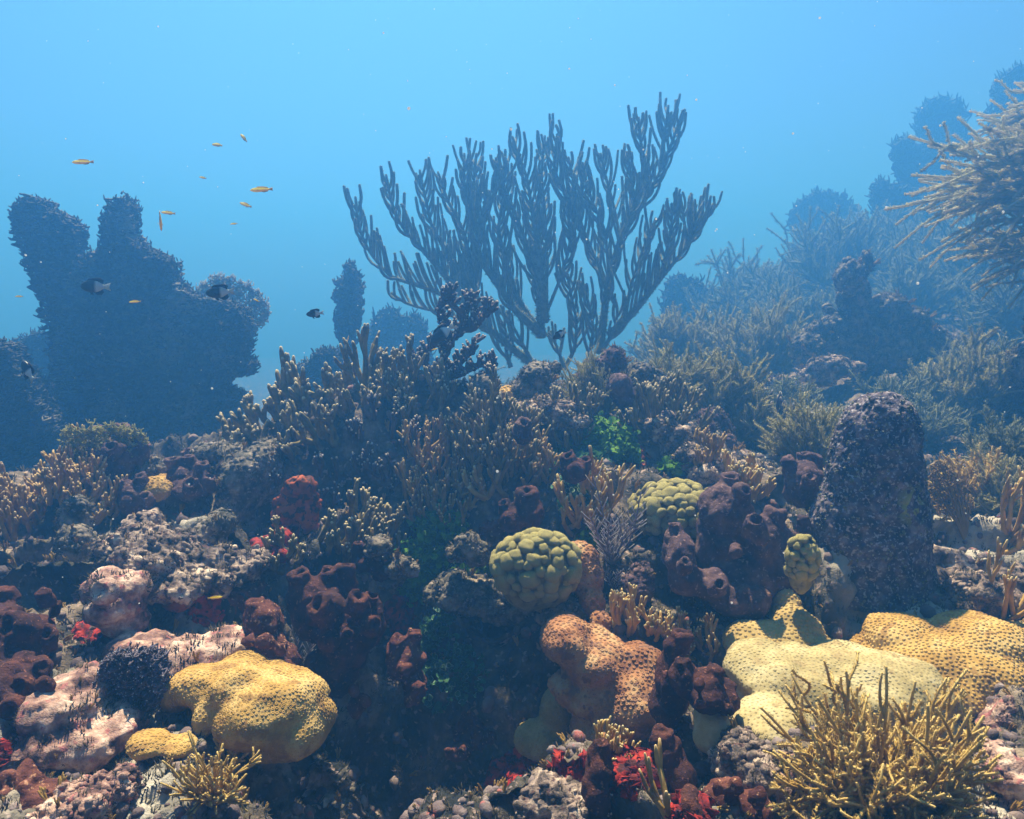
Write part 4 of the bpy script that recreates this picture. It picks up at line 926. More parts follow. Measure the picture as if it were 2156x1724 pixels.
spg('brown sponge with finger chimneys low on the right of the large cluster', 1.42, [(845,1390,.02,36,50,.04),(870,1440,.0,26,46,.03)],
    [(842,1368,0,20,30,-.1,-.3,1),(868,1362,.01,16,34,.2,-.1,1),(880,1392,0,14,26,.5,-.4,.8),(850,1410,-.03,15,20,-.3,-.9,.4),(878,1450,-.02,13,24,.5,-.6,.3),(862,1475,-.02,12,18,.2,-1,0)], M_sponge_rust, 32)
spg('rusty brown sponge draped over the top of the golden star coral', 1.33, [(555,1310,.04,44,48,.05),(560,1365,.0,46,40,.05),(600,1390,.0,34,34,.04)],
    [(545,1290,0,24,28,-.2,-.2,1),(560,1350,-.03,15,20,0,-1,.4),(590,1365,-.03,14,20,.3,-1,.3),(600,1402,-.03,15,22,.2,-1,.1),(525,1350,-.02,14,18,-.6,-.7,.4)], M_sponge_rust, 33)
spg('dark red rimmed sponge mass on the left frame edge', 1.24, [(40,1370,.05,60,42,.06),(15,1460,.03,66,70,.06),(70,1330,.06,40,30,.05),(0,1310,.06,40,40,.05)],
    [(95,1265,.03,15,26,.1,-.5,1),(118,1285,.02,13,24,.4,-.3,1),(40,1330,-.02,36,30,-.2,-.7,.7),(90,1345,.0,26,26,.5,-.5,.7),(50,1440,-.05,20,20,.1,-1,.3),(85,1400,-.03,20,26,.6,-.7,.3),(20,1310,.0,22,30,-.1,-.3,1),(10,1260,.05,26,24,0,0,1),(55,1395,-.02,20,30,.1,-.8,.5),(30,1490,-.02,22,28,.2,-.9,.3),(85,1450,-.0,17,26,.6,-.5,.5)], M_sponge, 34, voxel=.005)
spg('small orange ringed sponge tubes in the bottom left corner', 1.0, [(40,1650,.04,60,44,.05),(90,1690,.03,50,40,.04)],
    [(20,1640,0,14,18,-.2,-.8,.6),(48,1658,-.02,12,16,.1,-1,.5),(75,1640,0,11,16,.2,-.8,.7),(15,1672,-.02,13,16,-.3,-1,.3),(100,1672,0,11,16,.3,-.9,.5)], M_sponge_rust, 35, voxel=.004)
spg('black tube sponge crowned with round mouths on the left skyline', 2.0, [(240,960,.02,56,40,.06),(235,1000,.02,50,44,.06)],
    [(215,935,0,19,36,-.3,-.2,1),(258,935,0,17,40,.1,-.1,1),(240,950,-.04,16,22,0,-.8,.7),(288,960,0,22,34,.5,-.1,1),(205,960,-.03,13,18,-.5,-.7,.5)], M_sponge_purple, 36)
spg('cluster of small purple ball sponges right of the golden patch', 1.92, [(400,1030,.02,50,26,.05),(380,1000,.03,30,26,.04)],
    [(372,990,0,17,26,-.2,-.2,1),(398,985,.02,17,26,0,-.1,1),(425,998,.0,15,24,.2,-.2,1),(408,1030,-.04,17,24,0,-.7,.8),(440,1022,-.02,16,24,.3,-.3,1),(470,1005,.02,14,30,.3,0,1)], M_sponge_purple, 37)
spg('dark sponge nubs left of the golden patch on the left reef', 1.9, [(285,1050,.0,36,40,.05)], [(270,1030,0,14,24,-.3,-.3,1),(295,1025,0,14,26,.1,-.2,1),(310,1055,-.02,13,20,.3,-.7,.7)], M_sponge_purple, 38)
spg('curled dark sponge loop on the left shoulder behind the ball sponges', 2.1, [(420,965,0,26,16,.04)], [(405,960,0,13,20,-.6,-.4,.8),(428,950,.02,10,18,.2,-.2,1)], M_sponge_purple, 39)
spg('tall purple domed sponge mass with side mouths left of the stone pillar', 1.62,
    [(1525,1085,.04,62,68,.07),(1515,1150,.03,55,70,.07),(1600,1150,.0,62,66,.07),(1640,1200,.02,60,60,.07),(1560,1220,.0,90,50,.07)],
    [(1560,1050,.0,20,26,.2,-.5,.9),(1535,1030,.02,26,30,0,-.1,1),(1590,1120,-.05,24,34,-.2,-.5,1),(1625,1110,.0,24,38,.2,0,1),(1655,1145,-.01,18,30,.5,-.1,1),(1690,1130,.04,16,44,.1,.1,1),(1550,1160,-.06,14,16,0,-1,.2)], M_sponge_purple, 40)
spg('rugged purple sponge clump against the left side of the stone pillar', 1.80, [(1690,1020,.02,40,50,.06),(1720,1050,.0,26,44,.04)],
    [(1665,990,0,14,26,-.2,-.1,1),(1690,980,.02,18,26,0,-.1,1),(1715,985,.02,14,26,.2,0,1),(1700,1015,-.04,15,22,0,-.8,.8),(1725,1020,0,13,26,.3,-.3,1)], M_sponge_purple, 41)
spg('dark purple sponge ridge under the domed mass', 1.52, [(1500,1230,.0,40,34,.05),(1560,1260,.0,70,40,.06),(1430,1170,.04,36,50,.05),(1445,1215,.0,40,40,.05)],
    [(1510,1235,-.03,18,22,0,-.9,.6),(1420,1130,.02,18,30,-.1,-.1,1),(1440,1195,-.03,15,22,0,-.7,.8)], M_sponge_purple, 42)
spg('tall dark brown column sponge beside the orange star coral', 1.20, [(1415,1440,.02,34,92,.04),(1400,1490,.02,34,60,.04)], [(1428,1360,0,26,30,.2,-.1,1),(1405,1420,-.03,12,14,-.5,-1,.3)], M_sponge, 43, name='column_sponge')
spg('knobbed brown sponge in front of the pale star coral edge', 1.13, [(1480,1450,.0,50,40,.05),(1520,1465,.02,36,40,.04),(1440,1430,.0,26,40,.03)],
    [(1440,1410,0,20,30,-.2,-.2,1),(1470,1440,-.02,14,18,0,-.9,.6),(1505,1425,0,18,24,.1,-.2,1),(1532,1450,0,17,24,.5,-.2,.9),(1475,1480,-.03,13,18,-.2,-1,.1),(1530,1490,-.02,13,18,.5,-.9,0)], M_sponge, 44)
spg('leaning dark finger sponge among the red patches', 1.04, [(1405,1600,.0,34,60,.04),(1425,1660,.0,36,70,.04),(1450,1710,.0,30,60,.04)], [(1400,1560,0,28,28,-.1,-.1,1)], M_sponge, 45, name='column_sponge')
spg('blunt dark finger sponge at bottom centre between red patches', 1.06, [(1262,1620,.0,28,60,.035),(1255,1680,.0,32,60,.04)], [(1265,1580,0,22,24,.1,-.1,1)], M_sponge, 46, name='column_sponge')
spg('rusty ridged sponge in the bottom right beside the golden plume', .98, [(1530,1680,.0,50,36,.04),(1590,1700,.0,40,36,.04)], [(1510,1660,0,15,20,-.3,-.6,.8),(1545,1655,0,16,22,.1,-.5,1),(1590,1680,0,15,22,.3,-.6,.8)], M_sponge_rust, 47)
spg('round dark sponge ball in the finger coral thicket', 1.92, [(1100,915,-.02,24,24,.03)], [(1102,905,-.03,17,20,0,-.6,.9)], M_sponge_purple, 48)
spg('small dark sponge dome above the lobed coral', 1.74, [(1080,1090,0,34,30,.05),(1120,1080,0,30,34,.05)], [(1110,1055,0,24,24,0,-.2,1),(1065,1075,0,16,22,-.3,-.3,1)], M_sponge, 49)
spg('dark sponge dome right of the tan thicket', 1.80, [(1210,990,0,34,26,.05)], [(1200,978,0,18,24,-.2,-.4,1),(1228,985,0,15,22,.3,-.3,1)], M_sponge, 50)
spg('little brown sponge ridge by the green algae', 1.62, [(770,1180,0,30,24,.04),(810,1205,0,36,22,.04)], [(758,1165,0,15,26,-.1,-.2,1),(790,1180,0,14,22,.1,-.3,1)], M_sponge, 51)
spg('rusty sponge crust glimmering in the dark hollow', 1.5, [(965,1585,0,34,14,.03)], [(945,1580,0,9,12,-.2,-.8,.6),(975,1578,0,9,12,.2,-.7,.7)], M_sponge_rust, 52)
spg('rusty small sponge nubs under the large brown cluster', 1.42, [(755,1480,0,20,20,.03)], [(745,1455,0,11,16,-.2,-.9,.5),(768,1475,0,10,16,.2,-1,.4),(752,1500,0,10,14,0,-1,.2)], M_sponge_rust, 53)
# red and orange crusts -------------------------------------------------
L_('red_sponge', 'tall ragged rusty red sponge slab against the shaded wall', 'sponge', 1.80, [(632,1040,0,40,34,.03),(606,1078,0,36,32,.03),(648,1068,0,26,34,.025),(600,1112,.01,30,24,.025),(655,1100,0,18,24,.02)], M_orange, .005, 1, .030, 26, .010, 70, seed=61)
L_('red_sponge', 'bright red sponge patch behind the white tipped finger coral', 'sponge', 1.72, [(560,1152,0,34,30,.03),(598,1140,0,30,24,.03),(580,1170,0,26,20,.025)], M_red, .005, 1, .026, 28, .010, 70, seed=62)
L_('orange_sponge', 'flat orange sponge under the pale rock ledge', 'sponge', 1.50, [(375,1268,0,32,18,.03),(392,1258,0,22,16,.03),(355,1262,0,16,14,.02)], M_orange, .005, 4, .008, 16, .002, 70, seed=63)
crust('red_sponge', 'dark red sponge sheet at the bottom centre of the hollow', 'sponge', 1075, 1635, 66, M_red, .016, 111)
crust('red_sponge', 'bright red sponge sheet under the orange star coral lip', 'sponge', 1200, 1605, 60, M_red, .016, 112)
crust('red_sponge', 'scarlet knobbly sponge between the two finger sponges', 'sponge', 1335, 1625, 62, M_red, .016, 113)
crust('red_sponge', 'vivid red sponge flake at the bottom edge right of centre', 'sponge', 1455, 1708, 44, M_red, .016, 114)
crust('red_sponge', 'dull red sponge patch on the left frame edge near the bottom', 'sponge', 8, 1610, 55, M_red, .016, 115)
# rocks ---------------------------------------------------------------
def rock(label, y, parts, m_, seed, na=.022, ns=14., fine=.006, fs=60., voxel=.006, tubes=(), name='rock', crust=.012, lift=.25):
    return L_(name, label, 'rock', y, parts, m_, voxel, 2, na, ns, fine * 1.4, fs, tubes, None, seed=seed, crust=crust, lift=lift)
rock('pale knobbly white crusted rock in the middle of the left reef', 1.55, [(330,1170,0,80,56,.10),(410,1200,-.02,80,50,.09),(300,1130,.04,50,40,.07),(470,1210,0,60,40,.07),(380,1230,-.04,70,34,.07),(520,1195,.03,36,36,.05),(240,1165,.05,50,26,.05)], M_pale, 71, .035, 15, .012, 45)
rock('pink boulder with a dark hole on the left reef', 1.33, [(220,1235,.02,44,40,.05),(275,1235,.02,38,34,.05),(245,1275,-.01,58,44,.06),(265,1310,0,46,34,.05)], M_pink, 72, .010, 14, .004, 70, tubes=[(222,1245,-.04,26,24,-.2,-1,.45)], crust=None)
rock('dark stump with a pale lit rim on the left reef', 1.68, [(157,1100,0,32,52,.04),(158,1160,0,38,60,.05),(160,1070,.0,24,26,.035)], M_knob, 73, .008, 16, .004, 70)
rock('mauve rounded boulder at the right end of the pale rock', 1.72, [(465,1105,0,34,30,.05),(440,1130,0,40,34,.05),(400,1155,.03,46,30,.05)], M_knob, 74, .008, 16, .004, 70)
rock('long mauve ledge with pitted top left of the mound', 2.08, [(460,950,.02,48,20,.06),(500,960,.0,40,26,.06),(430,962,.02,36,18,.05)], M_knob, 75, .008, 16, .004, 70)
rock('big smooth grey shoulder of the mound behind the red sponge', 1.98, [(520,1010,.06,54,66,.10),(500,1060,.04,44,60,.08),(560,990,.08,50,70,.10)], M_knob, 76, .010, 12, .004, 60)
rock('smooth dark kidney shaped knob on the crest left of the sea rod foot', 2.22, [(1022,808,0,32,24,.05),(1008,830,0,26,34,.045),(1002,862,.02,22,40,.04)], M_knob, 77, .006, 14, .002, 70, crust=None, lift=.9)
rock('rough boulder at the centre of the crest', 2.3, [(1130,800,0,34,38,.06),(1115,825,0,44,34,.06),(1145,835,0,40,30,.06),(1150,780,.02,18,18,.03)], M_knob, 78, .010, 16, .006, 60, lift=.9)
rock('small dark knob leaning on the right of the crest boulder', 2.34, [(1168,778,0,13,17,.025)], M_knob, 79, .004, 16, .002, 60, lift=.9)
rock('purple ridge boulder highest on the crest right of centre', 2.4, [(1290,762,0,30,32,.05),(1260,780,0,36,28,.05),(1235,800,0,30,22,.04),(1300,745,.02,18,15,.03)], M_sponge_purple, 80, .012, 18, .005, 60, lift=.9)
rock('smooth oval knob below the purple ridge boulder', 2.3, [(1305,815,0,30,32,.045),(1320,840,0,26,26,.04)], M_sponge_purple, 81, .006, 14, .002, 60, crust=None, lift=.9)
rock('pale flat topped rock behind the oval knob', 2.42, [(1345,790,.02,36,24,.06),(1370,805,.02,36,30,.06)], M_knob, 82, .012, 14, .006, 50, lift=.9)
rock('pale sand dusted slab under the crest boulder', 2.2, [(1150,860,.0,76,20,.06),(1090,865,.0,50,18,.05),(1200,885,0,46,22,.05)], M_pale, 83, .014, 14, .006, 50, lift=.9)
rock('lit mauve rubble ridge right of the green algae', 2.15, [(1430,930,.02,40,40,.06),(1400,900,.03,36,34,.05),(1460,970,0,46,34,.06),(1490,1000,.0,40,30,.05)], M_pale, 84, .025, 16, .010, 45)
rock('dark knobby rocks at the right end of the crest', 2.45, [(1500,880,0,34,22,.05),(1520,905,0,26,22,.04),(1480,900,0,26,18,.04),(1535,930,0,16,18,.03)], M_sponge_purple, 85, .014, 20, .006, 60)
rock('pale arched rock behind the fluffy plumes at right', 2.95, [(1650,810,0,36,22,.06),(1690,825,-.02,34,16,.05),(1625,830,0,24,24,.05)], M_pale, 86, .012, 14, .005, 50)
rock('small sandy outcrop left of the stone pillar', 2.3, [(1590,985,0,40,16,.05),(1540,970,.02,30,14,.05)], M_pale, 87, .014, 16, .006, 50)
rock('far dark rocky pinnacle with a thin chimney on the right slope', 3.3, [(1790,580,0,28,36,.07),(1795,630,0,32,50,.08),(1822,560,.02,11,32,.03),(1800,690,.0,60,50,.10),(1870,650,.0,46,30,.08),(1905,680,.0,50,36,.09),(1740,710,.0,50,40,.09),(1950,720,.02,50,40,.09),(1850,730,.0,100,60,.12)], M_knob, 88, .035, 10, .016, 34, .014, crust=.03)
rock('broken far ledge left of the pinnacle foot', 3.2, [(1700,735,0,36,30,.07),(1715,760,0,46,24,.07),(1745,650,.03,12,14,.03)], M_knob, 89, .025, 12, .012, 38, .011, crust=.03)
rock('pale far ledge under the pinnacle', 3.0, [(1755,775,0,60,22,.07),(1720,795,0,40,18,.06)], M_pale, 90, .02, 14, .008, 40, .009, crust=.03)
rock('dim rubble heap right of the pinnacle', 3.4, [(1960,760,0,60,40,.10),(2010,740,.03,40,30,.08),(1920,740,0,30,26,.06)], M_knob, 91, .03, 12, .014, 36, .013, crust=.03)
rock('jagged pale rubble with dark holes at the right edge', 1.6, [(2060,1240,.0,60,26,.06),(2110,1260,.0,50,40,.06),(2040,1270,.0,40,26,.05),(2140,1220,.03,50,26,.06)], M_pale, 92, .035, 18, .012, 50, tubes=[(2065,1265,-.04,18,18,0,-1,.3),(2110,1275,-.04,18,18,.1,-1,.3)])
rock('mauve double knob right of the lobed coral', 1.58, [(1345,1235,0,34,32,.05),(1352,1205,.02,24,22,.04),(1320,1265,0,26,22,.04)], M_sponge_purple, 93, .006, 18, .003, 80)
rock('mauve stub below the low lobed coral', 1.66, [(1412,1160,0,22,32,.04),(1440,1190,0,26,26,.04)], M_knob, 94, .008, 18, .004, 70)
rock('white speckled rock below the pale star coral', 1.1, [(1560,1580,0,44,30,.05),(1540,1610,0,36,40,.05),(1590,1620,0,40,36,.05)], M_pale, 95, .02, 20, .008, 60, .005)
rock('grey lilac rubble at the bottom edge beside the dark red sheet', 1.08, [(1150,1660,0,42,36,.05),(1200,1690,0,50,40,.05),(1120,1700,0,36,34,.04)], M_pale, 96, .02, 20, .008, 60, .005)
rock('pink crusted rubble in the bottom right corner', .98, [(2110,1620,0,60,40,.05),(2150,1680,0,60,50,.05)], M_pink, 97, .02, 20, .008, 60, .005, crust=.009)
rock('pink pitted rubble in the bottom left corner', .97, [(180,1690,0,70,40,.05),(120,1720,0,60,40,.05),(250,1660,0,46,30,.04)], M_pink, 98, .022, 20, .008, 60, .005, crust=.009)
rock('lilac crusted stone left of the lobed coral', 1.7, [(985,1150,0,30,24,.04),(1005,1165,0,24,22,.03),(960,1165,0,24,18,.03)], M_knob, 99, .018, 20, .008, 60)
rock('low pink lilac ledge by the brown sponge ridge', 1.6, [(845,1195,0,40,20,.04),(800,1150,.02,30,20,.04),(820,1225,0,30,18,.03)], M_knob, 100, .018, 20, .008, 60)
rock('mauve rocks behind the golden patch on the left reef', 2.02, [(330,990,0,44,24,.05),(295,1000,.02,34,22,.05)], M_knob, 101, .012, 18, .006, 60)
rock('pale speckled slope rock left of the purple fan', 1.14, [(150,1480,.03,90,60,.09),(200,1540,.0,110,50,.09),(120,1560,.0,80,46,.08)], M_pink, 102, .016, 14, .008, 50, crust=None)
rock('pink slope rock between the purple fan and the golden coral', 1.3, [(400,1390,.02,80,40,.08),(300,1370,.04,70,34,.08),(470,1360,.04,60,36,.07)], M_pink, 103, .014, 14, .007, 50, crust=None)
rock('dark overhang rock under the lobed coral', 1.72, [(1080,1260,.02,110,50,.08),(980,1250,.02,90,44,.07),(1180,1290,.0,60,44,.06)], M_knob, 104, .02, 12, .010, 45)
for i, (px, py, r, m_, lb) in enumerate(((300,1440,60,M_pink,'pink crust on the slope right of the purple fan'),(90,1600,70,M_pink,'pale pink crust above the ringed tubes'),(520,1240,50,M_sponge_rust,'rusty crust below the pale rock'),(840,1290,45,M_red,'deep red crust at the edge of the dark hollow'),
  (1490,1260,50,M_sponge_rust,'brown crust under the purple sponge mass'),(1990,1190,80,M_pale,'pale lilac crust on the ground before the pillar'),(1560,965,60,M_pale,'pale crust on the sandy saddle'),(1330,960,36,M_orange,'orange crust spot by the bright algae'),
  (1040,1130,36,M_sponge_rust,'rusty crust above the lobed coral'),(1000,1540,46,M_sponge_rust,'dim rusty crust in the dark hollow'),(700,1640,60,M_knob,'grey crust on the hollow floor'),(1640,1640,46,M_pink,'pink crust left of the golden plume'),(430,1290,40,M_red,'deep red crust below the pale rock'),
  (200,1330,44,M_red,'red crust under the pink boulder'),(2090,1500,50,M_pink,'pink crust right of the golden plume'))):
    crust('encrusting_growth', lb, 'crust', px, py, r, m_, .007, 50 + i, group='encrusting patches on the rock')
rock('dark rock outcrop at the right edge carrying the pale tentacled plumes', 2.8, [(2262,330,.02,44,60,.12),(2285,470,0,56,90,.14),(2285,590,0,70,90,.16),(2270,690,0,100,80,.18),(2260,780,0,120,80,.2)], M_knob, 120, .03, 10, .014, 36, .014, crust=.03)

# ================================================================== green algae
def algae(label, px, py, rpx, n, lpx, m_, name='green_algae', group='leafy algae clumps on the mound'):
    c, nn = hit(px, py); s = M(c[1]); lpx = lpx * 1.15; n = int(n * 1.5); nn = nrm(nn + UP * .6 + np.array([0, -.3, 0])); p, d = patch(c, nn, rpx * s, n); root = thing(name, label, 'algae', c, group)
    for k in np.array_split(np.argsort(p[:, 0]), 3):
        m = len(k); d_ = nrm(d[k] + UP * .5 + rs.normal(size=(m, 3)) * .5); L = lpx * s * rs.uniform(.6, 1.6, m); mb = MB()
        ln = curves(p[k], d_, L, 3); mb.tubes(ln, lpx * s * .06, 4, .2 * np.ones((m, 3)))
        for f in (.45, .75, 1.):
            b = p[k] + d_ * (L * f)[:, None]; fd = nrm(d_ + rs.normal(size=(m, 3)) * .7); r = min(lpx, 18) * s * rs.uniform(.24, .5, m); mb.inst(LEAF, b, fd, r, rs.uniform(.4, 1.25, m))
        put(root, mb.obj('frond', m_, None, c))
A, AD = M_algae, M_algae_dark
algae('bright green leafy algae below the crest saddle on the right', 1280, 945, 50, 260, 24, A)
algae('dark blue green algae carpet left of the bright patch', 1215, 985, 55, 280, 15, AD)
algae('pale tipped dark algae below the blue green carpet', 1230, 1030, 50, 200, 13, AD)
algae('yellow green algae tuft above the low lobed coral', 1420, 1000, 26, 90, 15, A)
algae('small green algae patch left of the blue green carpet', 1165, 985, 24, 70, 15, A)
algae('bright green algae mat left of the lobed coral', 925, 1145, 52, 240, 30, A)
algae('yellow green algae below the mat by the brown ridge', 880, 1215, 42, 200, 28, A)
algae('dark curly algae rim between the mat and the lobed coral', 970, 1195, 52, 240, 16, AD)
algae('yellow rimmed curly algae just left of the lobed coral base', 990, 1215, 22, 70, 18, A)
algae('faint green algae hanging down the dark hollow wall', 900, 1320, 50, 140, 14, AD)
algae('faint green algae specks deep in the dark hollow', 960, 1420, 60, 110, 14, AD)
algae('small green algae sprig right of the lobed coral', 1240, 1150, 20, 60, 14, A)

# ================================================================== loose bits covering the rock
def scatter(name, label, m_, k, tm, smin, smax, tonef=1., yr=(.5, 3.6), near=1.6, flat=.7, kind='stuff', up=.0, extra=1.):
    y = yr[0] * (yr[1] / yr[0]) ** rs.rand(k) ; x = rs.uniform(-1, 1, k) * (.75 * y + .15)
    hh = ground_h(np.stack([x, y], 1)); L, N_ = [], []
    for i in range(k):
        l, m, _, _ = BVH.ray_cast(Vector((x[i], y[i], hh[i] + .5)), Vector((0, 0, -1)))
        if l is None: continue
        m = np.array(m); m = m if m[2] > 0 else -m
        L.append(np.array(l)); N_.append(m)
    ep, en = np.concatenate(TURF_P), np.concatenate(TURF_N); j = rs.rand(len(ep)) < extra; L, N_ = np.concatenate([np.array(L), ep[j]]), np.concatenate([np.array(N_), en[j]]); mb = MB(); sz = (smin + (smax - smin) * rs.rand(len(L)) ** 2.2) * (.55 + .3 * L[:, 1])
    pick = rs.randint(0, len(tm), len(L)); dn = nrm(N_ + UP * up + rs.normal(size=N_.shape) * .35)
    for j, t_ in enumerate(tm):
        s_ = pick == j; mb.inst(t_, L[s_], dn[s_], sz[s_], rs.uniform(.0, 1., s_.sum()) * tonef)
    o = mb.obj(name, m_, None, (0, 0, 0)); o['kind'] = kind; o['label'] = label
M_rub = mat('rubble', [(.05,.04,.045),(.14,.10,.10),(.27,.21,.19)], 8, bump=.8, bscale=160, tip=(.50,.42,.36), tip0=.55, tip1=1.1, speck=(.30,.10,.09), speck_scale=40, speck_at=.66)
M_turf = mat('turf', [(.030,.028,.018),(.06,.05,.03),(.10,.07,.045)], 7, bump=0, tip=(.20,.16,.10), tip0=.7, tip1=1.2, transl=.2)
scatter('rubble', 'small broken coral rubble lying over the reef rock', M_rub, 8000, ROCKT, .003, .019, extra=0.)
TUFT = (np.concatenate([HAIR[0] * np.array([.35, .35, 1]) + np.array([a, b, 0]) + HAIR[0][:, 2:3] * np.array([a, b, 0]) * .8 for a, b in ((0, 0), (.5, .2), (-.4, .4), (.1, -.5), (-.3, -.3))]), np.zeros((0, 4), int),
        np.concatenate([HAIR[2] + 4 * i for i in range(5)]), np.tile(HAIR[3], 5))
scatter('turf_algae', 'short brown turf algae over the reef rock', M_turf, 26000, [TUFT], .004, .012, up=.5, extra=.7)
SPRIG = MB(); 
for _p, _r, _t in fingers(np.zeros((3, 3)), nrm(np.array([[.4, .1, 1], [-.4, .2, 1], [0, -.5, 1]])), 1.0, .16, 1, .9): SPRIG.tubes(_p, _r, 5, _t, .7)
SPRIGT = (np.concatenate(SPRIG.v), np.concatenate(SPRIG.q), np.concatenate(SPRIG.t), np.concatenate(SPRIG.tone))
scatter('coral_sprigs', 'tiny branching growth dotted over the reef rock', M_finger_tan, 2200, [SPRIGT], .005, .015, up=.8, extra=.03)

# ================================================================== fish
def fish_meshes(kind, m_body, m_fin, m_eye):
    """side profile along +X (head at +X), unit length 1"""
    if kind == 'wrasse': X = [.5,.46,.38,.25,.1,-.08,-.22,-.33,-.38]; Hh = [.008,.04,.075,.098,.10,.09,.068,.045,.04]; Wd = [.006,.026,.045,.056,.058,.05,.036,.02,.012]
    else: X = [.5,.46,.40,.28,.12,-.05,-.18,-.27,-.32]; Hh = [.012,.07,.12,.18,.205,.19,.13,.07,.055]; Wd = [.008,.035,.06,.082,.085,.07,.045,.024,.014]
    K, n = 24, 14; t = np.linspace(0, 1, K); xs = np.interp(t, np.linspace(0, 1, len(X)), X); hs = np.interp(t, np.linspace(0, 1, len(X)), Hh); ws = np.interp(t, np.linspace(0, 1, len(X)), Wd)
    for _ in range(2): hs[1:-1] = (hs[:-2] + 2 * hs[1:-1] + hs[2:]) / 4; ws[1:-1] = (ws[:-2] + 2 * ws[1:-1] + ws[2:]) / 4
    a = np.arange(n) * 2 * PI / n; v = np.stack([xs[:, None].repeat(n, 1), ws[:, None] * np.cos(a), hs[:, None] * np.sin(a)], -1)
    idx = np.arange(K * n).reshape(K, n); i2 = np.roll(idx, -1, 1); mb = MB()
    tn = (np.sin(a)[None].repeat(K, 0) * .5 + .5) if kind == 'wrasse' else np.clip((.05 - xs)[:, None].repeat(n, 1) * 4 + .3, 0, 1)
    mb.add(np.concatenate([v.reshape(-1, 3), [(.505, 0, 0)]]), np.stack([idx[:-1], i2[:-1], i2[1:], idx[1:]], -1).reshape(-1, 4), np.array([(i2[0, j], idx[0, j], K * n) for j in range(n)]), np.concatenate([tn.ravel(), [tn[0, 0]]]))
    out = [('body', mb.mesh('body', m_body))]
    def fin(name, pts, th=.006, tone=1., m=None):
        pts = np.array(pts, float); k = len(pts); vv = np.concatenate([np.stack([pts[:, 0], np.full(k, th), pts[:, 1]], 1), np.stack([pts[:, 0], np.full(k, -th), pts[:, 1]], 1)])
        c0, c1 = vv[:k].mean(0), vv[k:].mean(0); vv = np.concatenate([vv, [c0, c1]]); tr = [(j, (j + 1) % k, 2 * k) for j in range(k)] + [(k + (j + 1) % k, k + j, 2 * k + 1) for j in range(k)]; q = [(j, k + j, k + (j + 1) % k, (j + 1) % k) for j in range(k)]
        b = MB(); b.add(vv, np.array(q), np.array(tr), tone); out.append((name, b.mesh(name, m or m_fin, smooth=False)))
    if kind == 'wrasse':
        fin('tail_fin', [(-.36,.04),(-.44,.06),(-.52,.07),(-.50,0),(-.52,-.07),(-.44,-.06),(-.36,-.04)]); fin('dorsal_fin', [(.25,.09),(.15,.14),(-.1,.135),(-.28,.10),(-.32,.05),(-.1,.085),(.1,.095)]); fin('anal_fin', [(.0,-.09),(-.1,-.125),(-.27,-.10),(-.31,-.05),(-.15,-.07)])
        ex, ez, ey, er = .40, .02, .036, .015
    else:
        fin('tail_fin', [(-.30,.055),(-.40,.09),(-.52,.13),(-.46,.0),(-.52,-.13),(-.40,-.09),(-.30,-.055)]); fin('dorsal_fin', [(.30,.16),(.2,.25),(0,.27),(-.18,.28),(-.30,.20),(-.26,.08),(-.1,.17),(.1,.19)], tone=.3); fin('anal_fin', [(.05,-.19),(-.08,-.27),(-.22,-.27),(-.29,-.17),(-.25,-.08),(-.1,-.16)], tone=.5); fin('pelvic_fin', [(.2,-.17),(.12,-.27),(.04,-.29),(.08,-.19)], tone=0.)
        ex, ez, ey, er = .38, .04, .058, .024
    for s_ in (1, -1):
        b = MB(); b.add(sphere_t(10, 7)[0] * er + np.array([ex, s_ * ey, ez]), sphere_t(10, 7)[1], sphere_t(10, 7)[2]); out.append(('eye', b.mesh('eye', m_eye)))
        b = MB(); p = np.array([(.2, s_ * ey * 1.35, -.02), (.1, s_ * (ey * 1.3 + .06), .0), (.06, s_ * (ey * 1.3 + .07), -.05), (.14, s_ * ey * 1.4, -.06)]); b.add(np.concatenate([p, p + np.array([0, s_ * .006, 0])]), np.array([(0, 1, 2, 3), (7, 6, 5, 4), (0, 4, 5, 1), (1, 5, 6, 2), (2, 6, 7, 3), (3, 7, 4, 0)])); out.append(('pectoral_fin', b.mesh('pectoral_fin', m_fin, smooth=False)))
    return out
M_wr = mat('wrasse_skin', [(.60,.36,.14),(.66,.42,.16)], 6, tip=(.95,.84,.10), tip0=.36, tip1=.6, bump=0, rough=.4, spec=.3, transl=.55)
M_wrf = mat('wrasse_fin', [(.6,.4,.08),(.7,.45,.1)], 6, bump=0, rough=.5, transl=.4)
M_da = mat('damsel_skin', [(.012,.012,.018),(.02,.02,.026)], 6, tip=(.55,.57,.55), tip0=.45, tip1=.8, bump=0, rough=.4, spec=.4)
M_daf = mat('damsel_fin', [(.015,.015,.02),(.02,.02,.03)], 6, tip=(.5,.52,.5), tip0=.6, tip1=.9, bump=0, rough=.5, transl=.3)
M_eye = mat('fish_eye', [(.01,.01,.01),(.015,.015,.015)], 6, bump=0, rough=.15, spec=.6)
def school(name, kind, group, mats, spots):
    ms = fish_meshes(kind, *mats)
    for px, py, y, L, hd, pitch, roll, lb in spots:
        c = P(px, py, y); r = thing(name, lb, 'fish', c, group); r.scale = (L * M(y),) * 3; r.rotation_euler = (roll, math.radians(-pitch), math.radians(hd))
        for nm, me in ms:
            o = bpy.data.objects.new(nm, me); COL.objects.link(o); o.parent = r
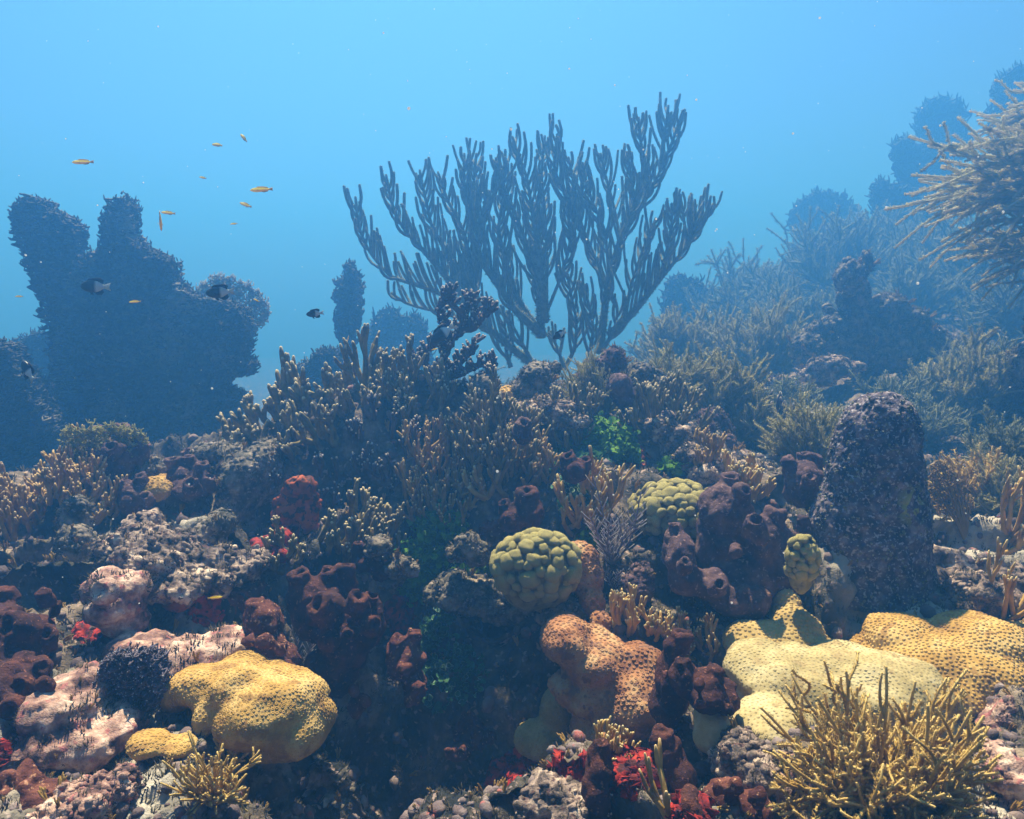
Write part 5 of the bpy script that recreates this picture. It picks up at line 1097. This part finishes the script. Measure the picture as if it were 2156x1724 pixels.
school('wrasse', 'wrasse', 'small yellow wrasses in open water', (M_wr, M_wrf, M_eye), [
  (174,341,2.0,42,186,-2,0,'yellow backed wrasse alone at far left in open water'),
  (457,305,2.1,30,150,10,.3,'upper left one of the two wrasses highest in the water'),
  (513,290,2.1,28,140,38,.3,'topmost wrasse diving head up at the right of the highest pair'),
  (550,399,1.9,46,180,-3,0,'largest golden wrasse swimming level right of the others'),
  (338,466,1.9,46,110,-52,.2,'bright orange wrasse curving head down above the dark fan'),
  (354,448,2.2,30,176,6,0,'thin dark wrasse just above the curving orange one'),
  (427,374,2.4,18,160,12,0,'tiny greenish wrasse between the highest pair and the level one'),
  (517,431,2.3,32,155,18,0,'slim pale wrasse below the largest golden one'),
  (492,471,2.3,15,185,-6,0,'smallest yellow wrasse under the slim pale one'),
  (284,635,2.2,24,185,-4,0,'pale orange wrasse in front of the dark fan body'),
  (540,632,2.3,18,150,20,0,'yellow wrasse before the pale lacy fan'),
  (453,1258,1.45,32,5,4,0,'bright yellow wrasse low over the reef under the pale rock'),
  (40,624,2.6,16,185,0,0,'faint tiny wrasse at the left edge in open water'),
  (733,712,2.6,16,120,-50,0,'tiny pale wrasse before the narrow dark fan'),
  (915,735,2.2,14,10,10,0,'tiny yellow wrasse by the dark staghorn'),
])
school('damselfish', 'damsel', 'dark damselfish with white tails', (M_da, M_daf, M_eye), [
  (463,615,1.9,60,182,-4,0,'dark damselfish with pale tail in front of the pale lacy fan'),
  (663,660,2.0,36,190,-6,0,'dark damselfish alone in clear water right of the big fan'),
  (200,603,2.0,64,178,2,0,'dim damselfish with bright tail in front of the big fan'),
  (58,780,1.8,54,150,48,.3,'dark damselfish with white tail pointing down at left edge'),
  (932,702,2.1,66,215,-32,.2,'round dark damselfish inside the dark staghorn'),
  (1178,705,2.2,34,200,-25,0,'damselfish before the trunk of the sea rod'),
])

# ================================================================== specks drifting in the water
def snow():
    k = 420; y = rs.uniform(.7, 3.0, k); u = rs.uniform(0, W0, k); v = rs.uniform(0, 1300, k) ; p = np.array([P(a, b, c) for a, b, c in zip(u, v, y)])
    h_ = ground_h(p[:, :2]); p = p[p[:, 2] > h_ + .12]; mb = MB()
    mb.inst(sphere_t(6, 4), p, rs.normal(size=p.shape), .0005 + .0014 * rs.rand(len(p)) ** 4)
    m_ = mat('drifting_speck', [(.7,.7,.7),(.8,.8,.8)], 5, bump=0, transl=.9); o = mb.obj('drifting_specks', m_, None, (0, 0, 0)); o['kind'] = 'stuff'; o['label'] = 'tiny pale specks drifting in the water'
snow()
for m_ in (M_ANY,):
    if m_.users == 0: bpy.data.materials.remove(m_)
